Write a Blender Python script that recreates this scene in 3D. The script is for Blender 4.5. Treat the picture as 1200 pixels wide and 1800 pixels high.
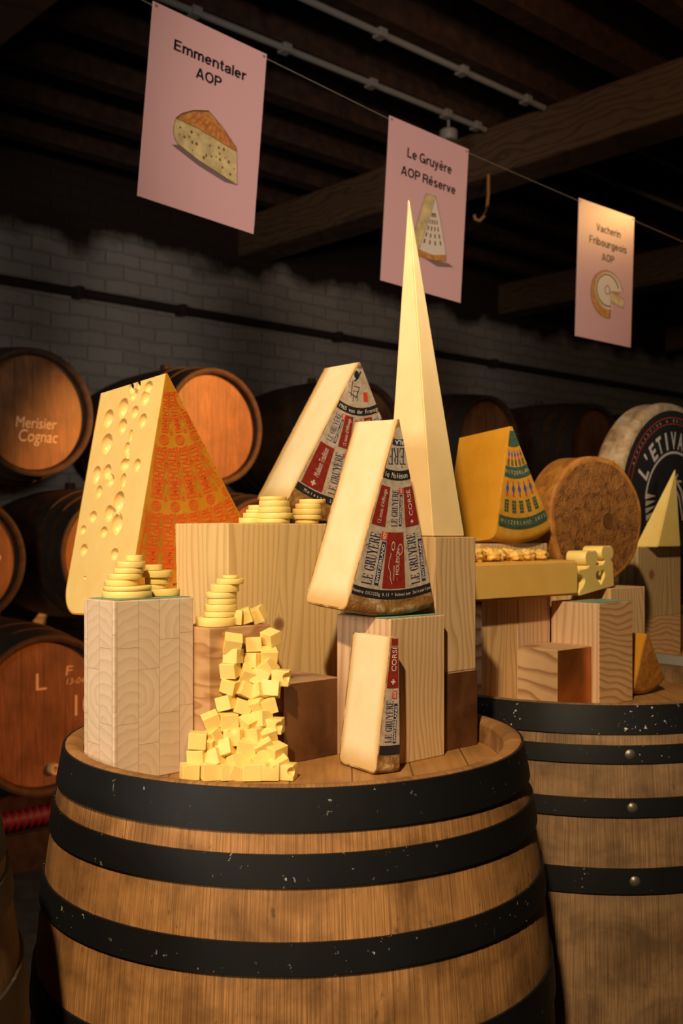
import bpy, bmesh, math, random
from mathutils import Vector, Matrix
random.seed(7)
S = bpy.context.scene
C = S.collection
for o in list(bpy.data.objects): bpy.data.objects.remove(o)
PI = math.pi
F = 1830.0; CX = 600.0; HY = 935.0; EYE = 1.22        # focal length in pixels, image centre, horizon, eye height

# ---------------------------------------------------------------- camera, world, lights
cam = bpy.data.cameras.new('camera'); co = bpy.data.objects.new('camera', cam); C.objects.link(co)
co.location = (0, 0, EYE); co.rotation_euler = (PI/2, 0, 0)
cam.sensor_fit = 'HORIZONTAL'; cam.sensor_width = 36; cam.lens = F/1200*36
cam.shift_y = (HY-900)/1200.0
cam.sensor_fit = 'AUTO'; cam.lens = F/1800*36; cam.shift_y = (HY-900)/1800.0
cam.clip_start = .05
cam.dof.use_dof = True; cam.dof.focus_distance = 1.33; cam.dof.aperture_fstop = 8
S.camera = co
S.view_settings.view_transform = 'Standard'; S.view_settings.look = 'None'
S.view_settings.exposure = 0.0; S.view_settings.gamma = 1.0; S.view_settings.use_curve_mapping = False
W = bpy.data.worlds.new('cellar_gloom'); S.world = W; W.use_nodes = True
bg = W.node_tree.nodes['Background']; bg.inputs[0].default_value = (1, .82, .66, 1); bg.inputs[1].default_value = .016

def aim(o, tgt):
    o.rotation_euler = (Vector(tgt)-o.location).to_track_quat('-Z', 'Y').to_euler()
def spot(name, loc, tgt, power, col, deg, blend, size):
    l = bpy.data.lights.new(name, 'SPOT'); l.energy = power; l.color = col
    l.spot_size = math.radians(deg); l.spot_blend = blend; l.shadow_soft_size = size
    o = bpy.data.objects.new(name, l); C.objects.link(o); o.location = loc; aim(o, tgt); return o
def area(name, loc, tgt, power, col, sx, sy):
    l = bpy.data.lights.new(name, 'AREA'); l.energy = power; l.color = col; l.shape = 'RECTANGLE'; l.size = sx; l.size_y = sy
    o = bpy.data.objects.new(name, l); C.objects.link(o); o.location = loc; aim(o, tgt); return o
spot('key_spotlight', (-.42, -.80, 2.96), (.06, 1.52, 1.0), 430, (1, .755, .45), 42, .65, .05)
area('window_daylight', (-2.2, -1.0, 2.1), (.2, 2.6, 1.8), 56, (1, .88, .75), 1.2, 1.2)
spot('sign_fill', (.9, -.6, 1.75), (.25, 2.7, 2.08), 290, (1, .86, .74), 34, .6, .2)  # added fill to brighten the pink signs, no fixture modelled for it
spot('amber_spotlight', (2.95, 3.55, 2.78), (-.55, 5.1, 1.55), 1700, (1, .36, .07), 22, .7, .05)
spot('amber_accent', (2.9, 3.6, 2.80), (.85, 3.3, 2.1), 45, (1, .50, .14), 30, .6, .06)
spot('amber_low_spotlight', (1.9, 3.35, 1.0), (-1.2, 3.9, .75), 250, (1, .28, .05), 34, .8, .08)
spot('beam_spotlight', (1.2, 1.6, 2.6), (1.5, 4.1, 3.1), 60, (1, .52, .2), 70, .8, .08)

# ---------------------------------------------------------------- frames
UX, UY = .7369, .6760
PHI = math.atan2(UY, UX)
def uv(u, v, z=0.0): return Vector((UX*u-UY*v, UY*u+UX*v, z))
def P(x, y, d): return Vector(((x-CX)/F*d, d, EYE+(HY-y)/F*d))
def ray_v(x, v):                                      # depth at which the sight line of column x meets a row plane
    k = (x-CX)/F
    u = (UY*v+k*UX*v)/(UX-k*UY); return u, UY*u+UX*v

# ---------------------------------------------------------------- node helpers
class G:
    def __init__(s, name):
        s.m = bpy.data.materials.new(name); s.m.use_nodes = True; s.t = s.m.node_tree
        s.b = s.t.nodes['Principled BSDF']
    def n(s, t, **kw):
        x = s.t.nodes.new(t)
        for k, v in kw.items(): setattr(x, k, v)
        return x
    def L(s, a, b): s.t.links.new(a, b)
    def inp(s, node, k, v):
        if isinstance(v, bpy.types.NodeSocket): s.L(v, node.inputs[k])
        else: node.inputs[k].default_value = v
    def math(s, op, a, b=0.0, c=None):
        x = s.n('ShaderNodeMath', operation=op); s.inp(x, 0, a); s.inp(x, 1, b)
        if c is not None: s.inp(x, 2, c)
        return x.outputs[0]
    def coord(s, scale=(1,1,1), rnd=0.0):
        tc = s.n('ShaderNodeTexCoord'); mp = s.n('ShaderNodeMapping'); s.L(tc.outputs['Object'], mp.inputs[0])
        mp.inputs['Scale'].default_value = scale
        if rnd:
            oi = s.n('ShaderNodeObjectInfo'); vm = s.n('ShaderNodeVectorMath', operation='MULTIPLY')
            s.L(oi.outputs['Random'], vm.inputs[0]); vm.inputs[1].default_value = (rnd, rnd*1.7, rnd*.6)
            s.L(vm.outputs[0], mp.inputs['Location'])
        return mp.outputs[0]
    def noise(s, vec, scale, detail=4, rough=.55, dist=0.0):
        x = s.n('ShaderNodeTexNoise'); s.L(vec, x.inputs['Vector'])
        x.inputs['Scale'].default_value = scale; x.inputs['Detail'].default_value = detail
        x.inputs['Roughness'].default_value = rough; x.inputs['Distortion'].default_value = dist
        return x.outputs['Fac']
    def ramp(s, fac, stops, interp='LINEAR'):
        x = s.n('ShaderNodeValToRGB'); s.L(fac, x.inputs[0]); r = x.color_ramp; r.interpolation = interp
        while len(r.elements) < len(stops): r.elements.new(.5)
        for e, (p, c) in zip(r.elements, stops): e.position = p; e.color = (*c, 1) if len(c) == 3 else c
        return x.outputs[0]
    def mix(s, fac, a, b, mode='MIX'):
        x = s.n('ShaderNodeMix', data_type='RGBA', blend_type=mode); s.inp(x, 0, fac)
        for k, v in ((6, a), (7, b)):
            if isinstance(v, bpy.types.NodeSocket): s.L(v, x.inputs[k])
            else: x.inputs[k].default_value = (*v, 1)
        return x.outputs[2]
    def col(s, c):
        if isinstance(c, bpy.types.NodeSocket): s.L(c, s.b.inputs['Base Color'])
        else: s.b.inputs['Base Color'].default_value = (*c, 1)
    def set(s, rough=.5, metal=0, spec=.5):
        s.inp(s.b, 'Roughness', rough); s.inp(s.b, 'Metallic', metal); s.inp(s.b, 'Specular IOR Level', spec)
    def bump(s, h, strength=.3, dist=.002):
        x = s.n('ShaderNodeBump'); s.L(h, x.inputs['Height']); x.inputs['Strength'].default_value = strength
        x.inputs['Distance'].default_value = dist; s.L(x.outputs[0], s.b.inputs['Normal'])

def plain(name, c, rough=.6, spec=.3, metal=0, var=0.0, vs=60):
    g = G(name)
    if var:
        n = g.noise(g.coord(), vs, 4); d = tuple(x*(1-var) for x in c); e = tuple(min(1, x*(1+var*.5)) for x in c)
        g.col(g.ramp(n, [(.3, d), (.7, e)])); g.bump(n, .12, .001)
    else: g.col(c)
    g.set(rough, metal, spec); return g.m

def wood(name, dark, light, freq=55, axis='Z', wobble=.012, wscale=(14,14,2.2), sharp=.5, knot=None, rough=.62, stain=.25):
    """sawn timber: growth rings run along `axis`, wandering slightly; optional knot (x, z, radius) swirls them"""
    g = G(name); v = g.coord((1,1,1), 3.1)
    tc = g.n('ShaderNodeTexCoord'); sp = g.n('ShaderNodeSeparateXYZ'); g.L(tc.outputs['Object'], sp.inputs[0])
    mp = g.n('ShaderNodeMapping'); g.L(v, mp.inputs[0]); mp.inputs['Scale'].default_value = wscale
    n = g.noise(mp.outputs[0], 1.0, 2, .5)
    if axis == 'Z': base = g.math('ADD', sp.outputs[0], g.math('MULTIPLY', sp.outputs[1], .83))
    else: base = g.math('ADD', sp.outputs[2], g.math('MULTIPLY', sp.outputs[0], .12))
    base = g.math('ADD', base, g.math('MULTIPLY', g.math('SUBTRACT', n, .5), wobble*8))
    kd = None
    if knot:
        kx, kz, kr = knot
        dx = g.math('SUBTRACT', sp.outputs[0], kx); dz = g.math('MULTIPLY', g.math('SUBTRACT', sp.outputs[2], kz), .45)
        d = g.math('SQRT', g.math('ADD', g.math('MULTIPLY', dx, dx), g.math('MULTIPLY', dz, dz)))
        push = g.math('DIVIDE', kr*kr*3.2, g.math('ADD', d, kr*.9))
        sg = g.math('SIGN', dx)
        push = g.math('MULTIPLY', push, g.math('POWER', 2.718, g.math('MULTIPLY', g.math('MULTIPLY', d, d), -1/(kr*4.2)**2)))
        base = g.math('SUBTRACT', base, g.math('MULTIPLY', push, sg))
        dzr = g.math('SUBTRACT', sp.outputs[2], kz)
        kd = g.math('SQRT', g.math('ADD', g.math('MULTIPLY', dx, dx), g.math('MULTIPLY', dzr, dzr)))
    ring = g.math('FRACT', g.math('MULTIPLY', base, freq))
    fine = g.noise(mp.outputs[0], 7.0, 5, .6)
    r = g.ramp(ring, [(0, light), (sharp, light), (.88, dark), (1, light)])
    big = g.noise(v, 9, 3)
    c = g.mix(g.math('MULTIPLY', fine, .42), r, tuple(a*.55+b*.25 for a, b in zip(dark, light)))
    c = g.mix(g.math('MULTIPLY', big, stain), c, dark)
    if kd is not None:
        kk = g.ramp(kd, [(0, (.9,.9,.9)), (knot[2]*.8, (1,1,1)), (knot[2], (.55,.55,.55)), (knot[2]*1.25, (0,0,0))])
        c = g.mix(kk, c, (.24, .095, .04))
    g.col(c); g.set(rough, 0, .3); g.bump(ring, .08, .0008)
    return g.m

def endgrain():
    """glued end-grain blocks: a grid of strips, each with its own curved rings"""
    g = G('end_grain_beech'); v = g.coord()
    sp = g.n('ShaderNodeSeparateXYZ'); g.L(v, sp.inputs[0])
    h = g.math('ADD', sp.outputs[0], g.math('MULTIPLY', sp.outputs[1], 1.0))
    cx = g.math('FLOOR', g.math('MULTIPLY', h, 34)); fx = g.math('FRACT', g.math('MULTIPLY', h, 34))
    wn0 = g.n('ShaderNodeTexWhiteNoise', noise_dimensions='1D'); g.L(cx, wn0.inputs['W'])
    zz = g.math('ADD', g.math('MULTIPLY', sp.outputs[2], 11), g.math('MULTIPLY', wn0.outputs[0], 7))
    cz = g.math('FLOOR', zz); fz = g.math('FRACT', zz)
    wn = g.n('ShaderNodeTexWhiteNoise', noise_dimensions='2D'); cb = g.n('ShaderNodeCombineXYZ'); g.L(cx, cb.inputs[0]); g.L(cz, cb.inputs[1]); g.L(cb.outputs[0], wn.inputs['Vector'])
    sc = g.n('ShaderNodeSeparateXYZ'); g.L(wn.outputs['Color'], sc.inputs[0])
    px = g.math('SUBTRACT', fx, g.math('SUBTRACT', g.math('MULTIPLY', sc.outputs[0], 3), 1))
    pz = g.math('MULTIPLY', g.math('ADD', fz, g.math('SUBTRACT', g.math('MULTIPLY', sc.outputs[1], 3.0), .8)), 2.6)
    d = g.math('SQRT', g.math('ADD', g.math('MULTIPLY', px, px), g.math('MULTIPLY', pz, pz)))
    n = g.noise(v, 30, 3)
    ring = g.math('FRACT', g.math('ADD', g.math('MULTIPLY', d, 2.6), g.math('MULTIPLY', n, 1.5)))
    c = g.ramp(ring, [(0, (.68,.52,.37)), (.6, (.63,.47,.325)), (.9, (.56,.405,.27)), (1, (.66,.505,.36))])
    c = g.mix(g.math('MULTIPLY', sc.outputs[2], .28), c, (.45,.30,.18))
    rays = g.noise(g.coord((160,160,30)), 1, 3); c = g.mix(g.math('MULTIPLY', rays, .25), c, (.78,.64,.47))
    s1 = g.math('GREATER_THAN', fx, .975); s2 = g.math('GREATER_THAN', fz, .992)
    c = g.mix(g.math('MULTIPLY', g.math('MAXIMUM', s1, s2), .6), c, (.22,.12,.07))
    g.col(c); g.set(.6, 0, .3); return g.m

def stave_mat(name, dark, light, n=26, spots=.5):
    g = G(name); tc = g.n('ShaderNodeTexCoord'); sp = g.n('ShaderNodeSeparateXYZ'); g.L(tc.outputs['Object'], sp.inputs[0])
    ang = g.math('MULTIPLY', g.math('ADD', g.math('ARCTAN2', sp.outputs[1], sp.outputs[0]), PI), n/(2*PI))
    idx = g.math('FLOOR', ang); fr = g.math('FRACT', ang)
    wn = g.n('ShaderNodeTexWhiteNoise', noise_dimensions='1D'); g.L(idx, wn.inputs['W'])
    cb = g.n('ShaderNodeCombineXYZ'); g.L(ang, cb.inputs[0]); g.L(sp.outputs[2], cb.inputs[2])
    mp = g.n('ShaderNodeMapping'); g.L(cb.outputs[0], mp.inputs[0]); mp.inputs['Scale'].default_value = (13, 1, 5)
    grain = g.noise(mp.outputs[0], 2.2, 6, .65, .3)
    mp2 = g.n('ShaderNodeMapping'); g.L(cb.outputs[0], mp2.inputs[0]); mp2.inputs['Scale'].default_value = (.9, 1, 13)
    blotch = g.noise(mp2.outputs[0], 1.1, 4, .6, .4)
    mp3 = g.n('ShaderNodeMapping'); g.L(cb.outputs[0], mp3.inputs[0]); mp3.inputs['Scale'].default_value = (7, 1, 48)
    specks = g.noise(mp3.outputs[0], 1.0, 3, .6)
    c = g.ramp(grain, [(.25, dark), (.5, tuple((a+b)/2 for a, b in zip(dark, light))), (.72, light)])
    c = g.mix(g.math('MULTIPLY', wn.outputs[0], .22), c, dark)
    fg = g.n('ShaderNodeMapping'); g.L(cb.outputs[0], fg.inputs[0]); fg.inputs['Scale'].default_value = (60, 1, 6)
    fgn = g.noise(fg.outputs[0], 1.0, 3, .6); c = g.mix(g.ramp(fgn, [(.40, (.75,.75,.75)), (.52, (0,0,0))]), c, tuple(x*.62 for x in dark))
    c = g.mix(g.ramp(blotch, [(.40, (0,0,0)), (.70, (.85,.85,.85))]), c, tuple(x*.40 for x in dark))
    c = g.mix(g.math('MULTIPLY', g.ramp(specks, [(.63, (0,0,0)), (.70, (1,1,1))]), spots), c, (.02,.014,.01))
    seam = g.math('GREATER_THAN', g.math('ABSOLUTE', g.math('SUBTRACT', fr, .5)), .488)
    c = g.mix(g.math('MULTIPLY', seam, .28), c, (.02,.012,.008))
    g.col(c); g.set(.62, 0, .3); g.bump(grain, .25, .0012); return g.m

def head_mat(name, dark, light, pitch=.075, rough=.5):
    g = G(name); tc = g.n('ShaderNodeTexCoord'); sp = g.n('ShaderNodeSeparateXYZ'); g.L(tc.outputs['Object'], sp.inputs[0])
    a = g.math('MULTIPLY', sp.outputs[0], 1/pitch); idx = g.math('FLOOR', a); fr = g.math('FRACT', a)
    wn = g.n('ShaderNodeTexWhiteNoise', noise_dimensions='1D'); g.L(idx, wn.inputs['W'])
    gr = g.noise(g.coord((70, 5, 5), 2), 1.4, 5, .6, .3); bl = g.noise(g.coord((1,1,1), 4), 7, 3)
    c = g.ramp(gr, [(.3, dark), (.7, light)]); c = g.mix(g.math('MULTIPLY', wn.outputs[0], .5), c, dark)
    c = g.mix(g.ramp(bl, [(.45, (0,0,0)), (.8, (.7,.7,.7))]), c, tuple(x*.4 for x in dark))
    seam = g.math('GREATER_THAN', g.math('ABSOLUTE', g.math('SUBTRACT', fr, .5)), .485)
    c = g.mix(g.math('MULTIPLY', seam, .7), c, (.01,.006,.004))
    g.col(c); g.set(rough, 0, .35); g.bump(gr, .15, .001); return g.m

def hoop_mat(name, base=(.0055,.0055,.006), chips=(.45,.42,.36), rough=.48, thr=.675):
    g = G(name); a = g.noise(g.coord((1,1,1), 5), 130, 3, .6); b = g.noise(g.coord((1,1,1), 3), 9, 3, .6)
    sc = g.noise(g.coord((160,160,18), 3), 1.2, 4, .6)
    m = g.math('MULTIPLY', g.ramp(a, [(thr, (0,0,0)), (thr+.02, (1,1,1))]), g.ramp(b, [(.48, (0,0,0)), (.62, (1,1,1))]))
    m2 = g.math('MULTIPLY', g.ramp(sc, [(.69, (0,0,0)), (.76, (.45,.45,.45))]), g.ramp(b, [(.35, (1,1,1)), (.5, (0,0,0))]))
    c = g.mix(m, base, chips); c = g.mix(m2, c, (.20,.18,.16)); g.col(c)
    g.set(g.math('ADD', rough-.08, g.math('MULTIPLY', b, .25)), 0, .28); g.bump(b, .1, .002); return g.m

def paste(name, c, c2, sss=.25, rough=.42, crumb=.2):
    g = G(name); n = g.noise(g.coord((1,1,1), 2), 26, 3); f = g.noise(g.coord((1,1,1), 2), 420, 2)
    g.col(g.ramp(n, [(.3, c), (.75, c2)])); g.set(rough, 0, .4)
    g.b.inputs['Subsurface Weight'].default_value = sss; g.b.inputs['Subsurface Radius'].default_value = (1, .55, .2); g.b.inputs['Subsurface Scale'].default_value = .006
    g.bump(f, crumb, .0006); return g.m

def paste_edge(name, c, c2, R, T, tint, wid=.013):
    m = paste(name, c, c2); g = G.__new__(G); g.m = m; g.t = m.node_tree; g.b = g.t.nodes['Principled BSDF']
    tc = g.n('ShaderNodeTexCoord'); sp = g.n('ShaderNodeSeparateXYZ'); g.L(tc.outputs['Object'], sp.inputs[0])
    dz = g.math('SUBTRACT', R, sp.outputs[2]); r = g.math('SQRT', g.math('ADD', g.math('MULTIPLY', sp.outputs[0], sp.outputs[0]), g.math('MULTIPLY', dz, dz)))
    e = g.math('MINIMUM', g.math('MINIMUM', sp.outputs[1], g.math('SUBTRACT', T, sp.outputs[1])), g.math('MULTIPLY', g.math('SUBTRACT', R, r), .45))
    e = g.math('ADD', e, g.math('MULTIPLY', g.math('SUBTRACT', g.noise(g.coord(), 40, 3), .5), .004))
    old = g.b.inputs['Base Color'].links[0].from_socket
    k = g.ramp(e, [(0, (1,1,1)), (.004, (.8,.8,.8)), (wid, (.0,.0,.0))]); g.col(g.mix(k, old, tint)); return m

def crust(name, a, b, c3, scale=38, bump=.8, dist=.003, rough=.7):
    g = G(name); v = g.coord((1,1,1), 2)
    n = g.noise(v, scale, 6, .65, .5); q = g.noise(v, scale*5, 3, .6)
    c = g.ramp(n, [(.32, a), (.5, b), (.64, c3)]); c = g.mix(g.math('MULTIPLY', q, .35), c, a)
    g.col(c); g.set(rough, 0, .3); g.bump(g.math('ADD', n, g.math('MULTIPLY', q, .35)), bump, dist); return g.m

def brick():
    g = G('painted_brick'); v = g.coord()
    sp = g.n('ShaderNodeSeparateXYZ'); g.L(v, sp.inputs[0]); cb = g.n('ShaderNodeCombineXYZ'); g.L(sp.outputs[0], cb.inputs[0]); g.L(sp.outputs[2], cb.inputs[1])
    wob = g.noise(v, 3.0, 3); vm = g.n('ShaderNodeVectorMath', operation='ADD'); g.L(cb.outputs[0], vm.inputs[0])
    wb = g.n('ShaderNodeCombineXYZ'); g.L(g.math('MULTIPLY', g.math('SUBTRACT', wob, .5), .05), wb.inputs[0]); g.L(g.math('MULTIPLY', g.math('SUBTRACT', wob, .5), .07), wb.inputs[1]); g.L(wb.outputs[0], vm.inputs[1])
    br = g.n('ShaderNodeTexBrick'); g.L(vm.outputs[0], br.inputs['Vector'])
    br.inputs['Scale'].default_value = 1; br.inputs['Brick Width'].default_value = .23; br.inputs['Row Height'].default_value = .082
    br.inputs['Mortar Size'].default_value = .008; br.inputs['Mortar Smooth'].default_value = .6; br.inputs['Bias'].default_value = 0
    br.inputs['Color1'].default_value = (.31,.275,.24,1); br.inputs['Color2'].default_value = (.245,.215,.19,1); br.inputs['Mortar'].default_value = (.205,.18,.158,1)
    n = g.noise(v, 2.2, 5, .6); f = g.noise(v, 26, 4)
    c = g.mix(g.math('MULTIPLY', n, .55), br.outputs['Color'], (.11,.095,.085)); c = g.mix(g.math('MULTIPLY', f, .3), c, (.40,.37,.34))
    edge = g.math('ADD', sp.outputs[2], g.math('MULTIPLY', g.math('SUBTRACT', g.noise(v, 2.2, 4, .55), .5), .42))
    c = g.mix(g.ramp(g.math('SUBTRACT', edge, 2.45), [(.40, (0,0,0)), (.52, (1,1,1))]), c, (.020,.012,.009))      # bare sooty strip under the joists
    g.col(c); g.set(.85, 0, .15)
    g.bump(g.math('ADD', g.math('SUBTRACT', 1.0, br.outputs['Fac']), g.math('MULTIPLY', f, .6)), .6, .012); return g.m

def rust(name, a, b, rough=.45, metal=.25):
    g = G(name); v = g.coord((1,1,1), 3); n = g.noise(v, 14, 5, .62, .6); f = g.noise(v, 260, 2)
    c = g.ramp(n, [(.3, a), (.62, b)]); c = g.mix(g.ramp(f, [(.72, (0,0,0)), (.76, (.5,.5,.5))]), c, (.35,.24,.15))
    g.col(c); g.set(rough, metal, .5); g.bump(n, .1, .001); return g.m

M = {}
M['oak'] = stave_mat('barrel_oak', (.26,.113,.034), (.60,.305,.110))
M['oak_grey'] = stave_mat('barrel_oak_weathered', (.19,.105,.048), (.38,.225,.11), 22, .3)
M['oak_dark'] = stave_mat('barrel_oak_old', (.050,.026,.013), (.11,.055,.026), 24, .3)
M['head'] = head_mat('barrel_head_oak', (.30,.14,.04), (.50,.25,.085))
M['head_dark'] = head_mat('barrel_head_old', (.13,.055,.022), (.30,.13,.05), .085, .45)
M['hoop'] = hoop_mat('hoop_black_paint')
M['hoop_speck'] = hoop_mat('hoop_black_paint_flecked', chips=(.6,.57,.5), thr=.64)
M['hoop_old'] = hoop_mat('hoop_old_iron', (.035,.028,.024), (.16,.13,.1), .5)
M['hoop_zinc'] = hoop_mat('hoop_zinc', (.22,.21,.19), (.4,.38,.34), .55)
M['rivet'] = plain('rivet_iron', (.20,.17,.14), .4, .5, .7)
M['beech'] = endgrain()
M['pine'] = wood('pine_straight', (.46,.25,.10), (.70,.46,.215), 84, 'Z', .010)
M['pine_knot'] = wood('pine_knotty', (.58,.37,.14), (.80,.56,.255), 92, 'Z', .012, (10,10,1.6), .5, (-.076, .170, .0085))
M['pine_knot2'] = wood('pine_knotty_grey', (.30,.19,.09), (.55,.38,.19), 75, 'Z', .012, (10,10,2), .5, (-.037, .100, .011))
M['pine_rose'] = wood('pine_close_grain', (.46,.26,.135), (.68,.46,.28), 88, 'Z', .008, (12,12,1.2), .45)
M['fir'] = wood('fir_wavy', (.47,.28,.125), (.72,.49,.26), 105, 'Z', .012, (10,10,3), .4)
M['ply'] = wood('plywood_wavy', (.36,.17,.06), (.60,.36,.165), 34, 'X', .022, (5,5,26), .35)
M['larch'] = wood('larch_horizontal', (.36,.17,.065), (.66,.42,.21), 85, 'X', .010, (6,6,9), .45)
M['strata'] = wood('layered_offcut', (.27,.13,.055), (.62,.40,.215), 42, 'X', .010, (7,7,12), .5)
M['strata_red'] = wood('layered_offcut_red', (.16,.045,.025), (.52,.32,.19), 40, 'X', .014, (7,7,14), .4)
M['rust'] = rust('brown_steel', (.075,.027,.009), (.165,.066,.023))
M['copper'] = rust('copper_sheet', (.36,.11,.025), (.56,.20,.05), .28, .75)
M['beam'] = wood('tarred_beam', (.040,.022,.012), (.105,.058,.030), 30, 'X', .02, (3,3,10), .5, None, .8, .5)
M['joist'] = plain('sooty_joist', (.040,.019,.011), .85, .2, 0, .5, 18)
M['board'] = plain('sooty_board', (.034,.015,.009), .9, .15, 0, .6, 9)
M['brick'] = brick()
M['floor'] = plain('dark_stone', (.035,.028,.024), .8, .2, 0, .4, 12)
M['pipe'] = plain('grey_conduit', (.20,.185,.17), .5, .4)
M['pipe_dark'] = plain('dark_pipe', (.022,.014,.012), .55, .3)
M['gruyere'] = paste('pale_hard_paste', (.80,.64,.37), (.86,.71,.45))
M['gruyere_front'] = paste_edge('pale_hard_paste_tinted', (.80,.64,.37), (.86,.71,.45), .2575, .0965, (.60,.36,.12))
M['gruyere_slice'] = paste_edge('pale_hard_paste_slice', (.80,.64,.37), (.86,.71,.45), .240, .085, (.60,.36,.12))
M['tower'] = paste('cream_paste', (.82,.60,.30), (.86,.66,.36), .25, .45)
M['emm'] = paste('yellow_paste', (.78,.54,.19), (.82,.60,.24), .25, .33)
M['slice'] = paste('slice_paste', (.84,.60,.17), (.88,.67,.24), .3, .4)
M['amber'] = paste('amber_paste', (.50,.215,.014), (.56,.26,.024), .25, .3, .5)
M['half'] = paste('gold_paste', (.82,.49,.11), (.86,.55,.16), .25, .35)
M['gcrust'] = crust('brown_rind', (.12,.045,.009), (.34,.17,.045), (.60,.45,.26), 44, 1.0)
M['gcrust_edge'] = crust('thin_rind', (.50,.32,.13), (.66,.46,.22), (.74,.55,.30), 60, .5, .0015)
M['ecrust'] = crust('orange_rind', (.40,.16,.010), (.50,.215,.014), (.56,.26,.03), 16, .25, .002, .3)
M['acrust'] = crust('ochre_rind', (.42,.19,.014), (.50,.245,.024), (.55,.29,.045), 30, .4, .002, .4)
M['wheel'] = crust('russet_rind', (.19,.065,.010), (.36,.145,.022), (.50,.22,.045), 22, 1.0, .004, .55)
M['wheel_face'] = crust('pitted_rind', (.10,.035,.007), (.27,.105,.020), (.33,.14,.03), 46, 1.6, .006, .65)
M['dimple'] = plain('dark_dimple', (.11,.042,.010), .7, .2, 0, .3, 90)
M['wheel_pale'] = crust('tan_rind', (.22,.12,.05), (.46,.31,.165), (.58,.43,.26), 24, .8, .004, .7)
M['paper'] = crust('printed_paper', (.30,.225,.16), (.45,.365,.28), (.53,.45,.37), 95, .35, .0008, .65)
M['red'] = plain('red_print', (.235,.020,.011), .6, .3, 0, .3, 150)
M['black'] = plain('black_print', (.018,.017,.020), .55, .3, 0, .3, 150)
M['navy'] = plain('navy_print', (.016,.022,.085), .6, .3)
M['white'] = plain('white_print', (.62,.54,.45), .6, .3)
M['orange_print'] = plain('orange_red_print', (.62,.085,.012), .45, .3)
M['olive_print'] = plain('olive_print', (.34,.21,.022), .45, .3)
M['green_print'] = plain('green_print', (.045,.085,.05), .5, .3, 0, .5, 260)
M['blue_print'] = plain('blue_print', (.06,.06,.22), .5, .3)
M['scarlet'] = plain('scarlet_print', (.55,.05,.02), .5, .3)
M['pink'] = plain('pink_card', (.60,.325,.30), .28, .5)
M['ink'] = plain('black_ink', (.008,.007,.008), .35, .5)
M['i_cream'] = plain('drawn_cream', (.56,.40,.17), .4, .4, 0, .35, 40)
M['i_brown'] = plain('drawn_brown', (.16,.075,.025), .4, .4)
M['i_shadow'] = plain('drawn_shadow', (.16,.10,.09), .4, .4)
M['i_orange'] = plain('drawn_orange', (.50,.20,.045), .4, .4, 0, .5, 70)
M['i_red'] = plain('drawn_red', (.46,.07,.03), .4, .4)
M['i_pale'] = plain('drawn_pale', (.62,.50,.38), .4, .4)
M['chalk'] = plain('chalk', (.80,.60,.34), .9, .1)
M['mint'] = plain('mint_paper', (.20,.34,.26), .7, .2, 0, .3, 40)
M['hose'] = plain('red_rubber', (.15,.007,.006), .5, .4)
M['amber_iron'] = plain('ochre_rope', (.34,.16,.045), .7, .2)
M['wire'] = plain('thin_wire', (.30,.24,.16), .4, .5, .5)
M['label_black'] = plain('black_label', (.020,.018,.017), .6, .3, 0, .3, 90)

# ---------------------------------------------------------------- mesh helpers
def fin(bm):
    bmesh.ops.remove_doubles(bm, verts=bm.verts, dist=1e-6); bmesh.ops.recalc_face_normals(bm, faces=bm.faces)
def obj(name, bm, mats, parent=None, mat=None, smooth=None):
    me = bpy.data.meshes.new(name); bm.to_mesh(me); bm.free()
    for m in (mats if isinstance(mats, (list, tuple)) else [mats]): me.materials.append(m)
    if smooth is not None:
        me.shade_smooth()
        me.set_sharp_from_angle(angle=math.radians(smooth))
    o = bpy.data.objects.new(name, me); C.objects.link(o)
    if parent: o.parent = parent
    if mat is not None: o.matrix_local = mat
    return o
def tag(o, label, cat, group=None):
    o['label'] = label; o['category'] = cat
    if group: o['group'] = group
    return o
def empty(name, mat, label, cat, group=None):
    o = bpy.data.objects.new(name, None); o.empty_display_size = .05; C.objects.link(o); o.matrix_world = mat
    return tag(o, label, cat, group)
def box(bm, a, b, bev=0.0, mi=0):
    r = bmesh.ops.create_cube(bm, size=1); vs = r['verts']
    c = (Vector(a)+Vector(b))/2; d = Vector(b)-Vector(a)
    for v in vs: v.co = Vector((v.co.x*d.x, v.co.y*d.y, v.co.z*d.z))+c
    fs = list({f for v in vs for f in v.link_faces})
    for f in fs: f.material_index = mi
    if bev:
        es = list({e for v in vs for e in v.link_edges})
        bmesh.ops.bevel(bm, geom=es, offset=bev, segments=2, affect='EDGES', profile=.5)
def lathe(bm, prof, n=64, a0=0, a1=2*PI, mi=0, closed=False, cap=None):
    """prof: (radius, z); spun about local z"""
    full = abs(a1-a0-2*PI) < 1e-6; k = n if full else n+1
    rows = [[bm.verts.new((r*math.cos(a0+(a1-a0)*i/n), r*math.sin(a0+(a1-a0)*i/n), z)) for (r, z) in prof] for i in range(k)]
    m = len(prof); E = m if closed else m-1
    for i in range(n):
        A, B = rows[i], rows[(i+1) % k]
        for j in range(E):
            f = bm.faces.new((A[j], B[j], B[(j+1) % m], A[(j+1) % m])); f.material_index = mi
    if not full and cap is not None:
        for R in (rows[0], rows[-1]): f = bm.faces.new(R); f.material_index = cap
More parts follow.
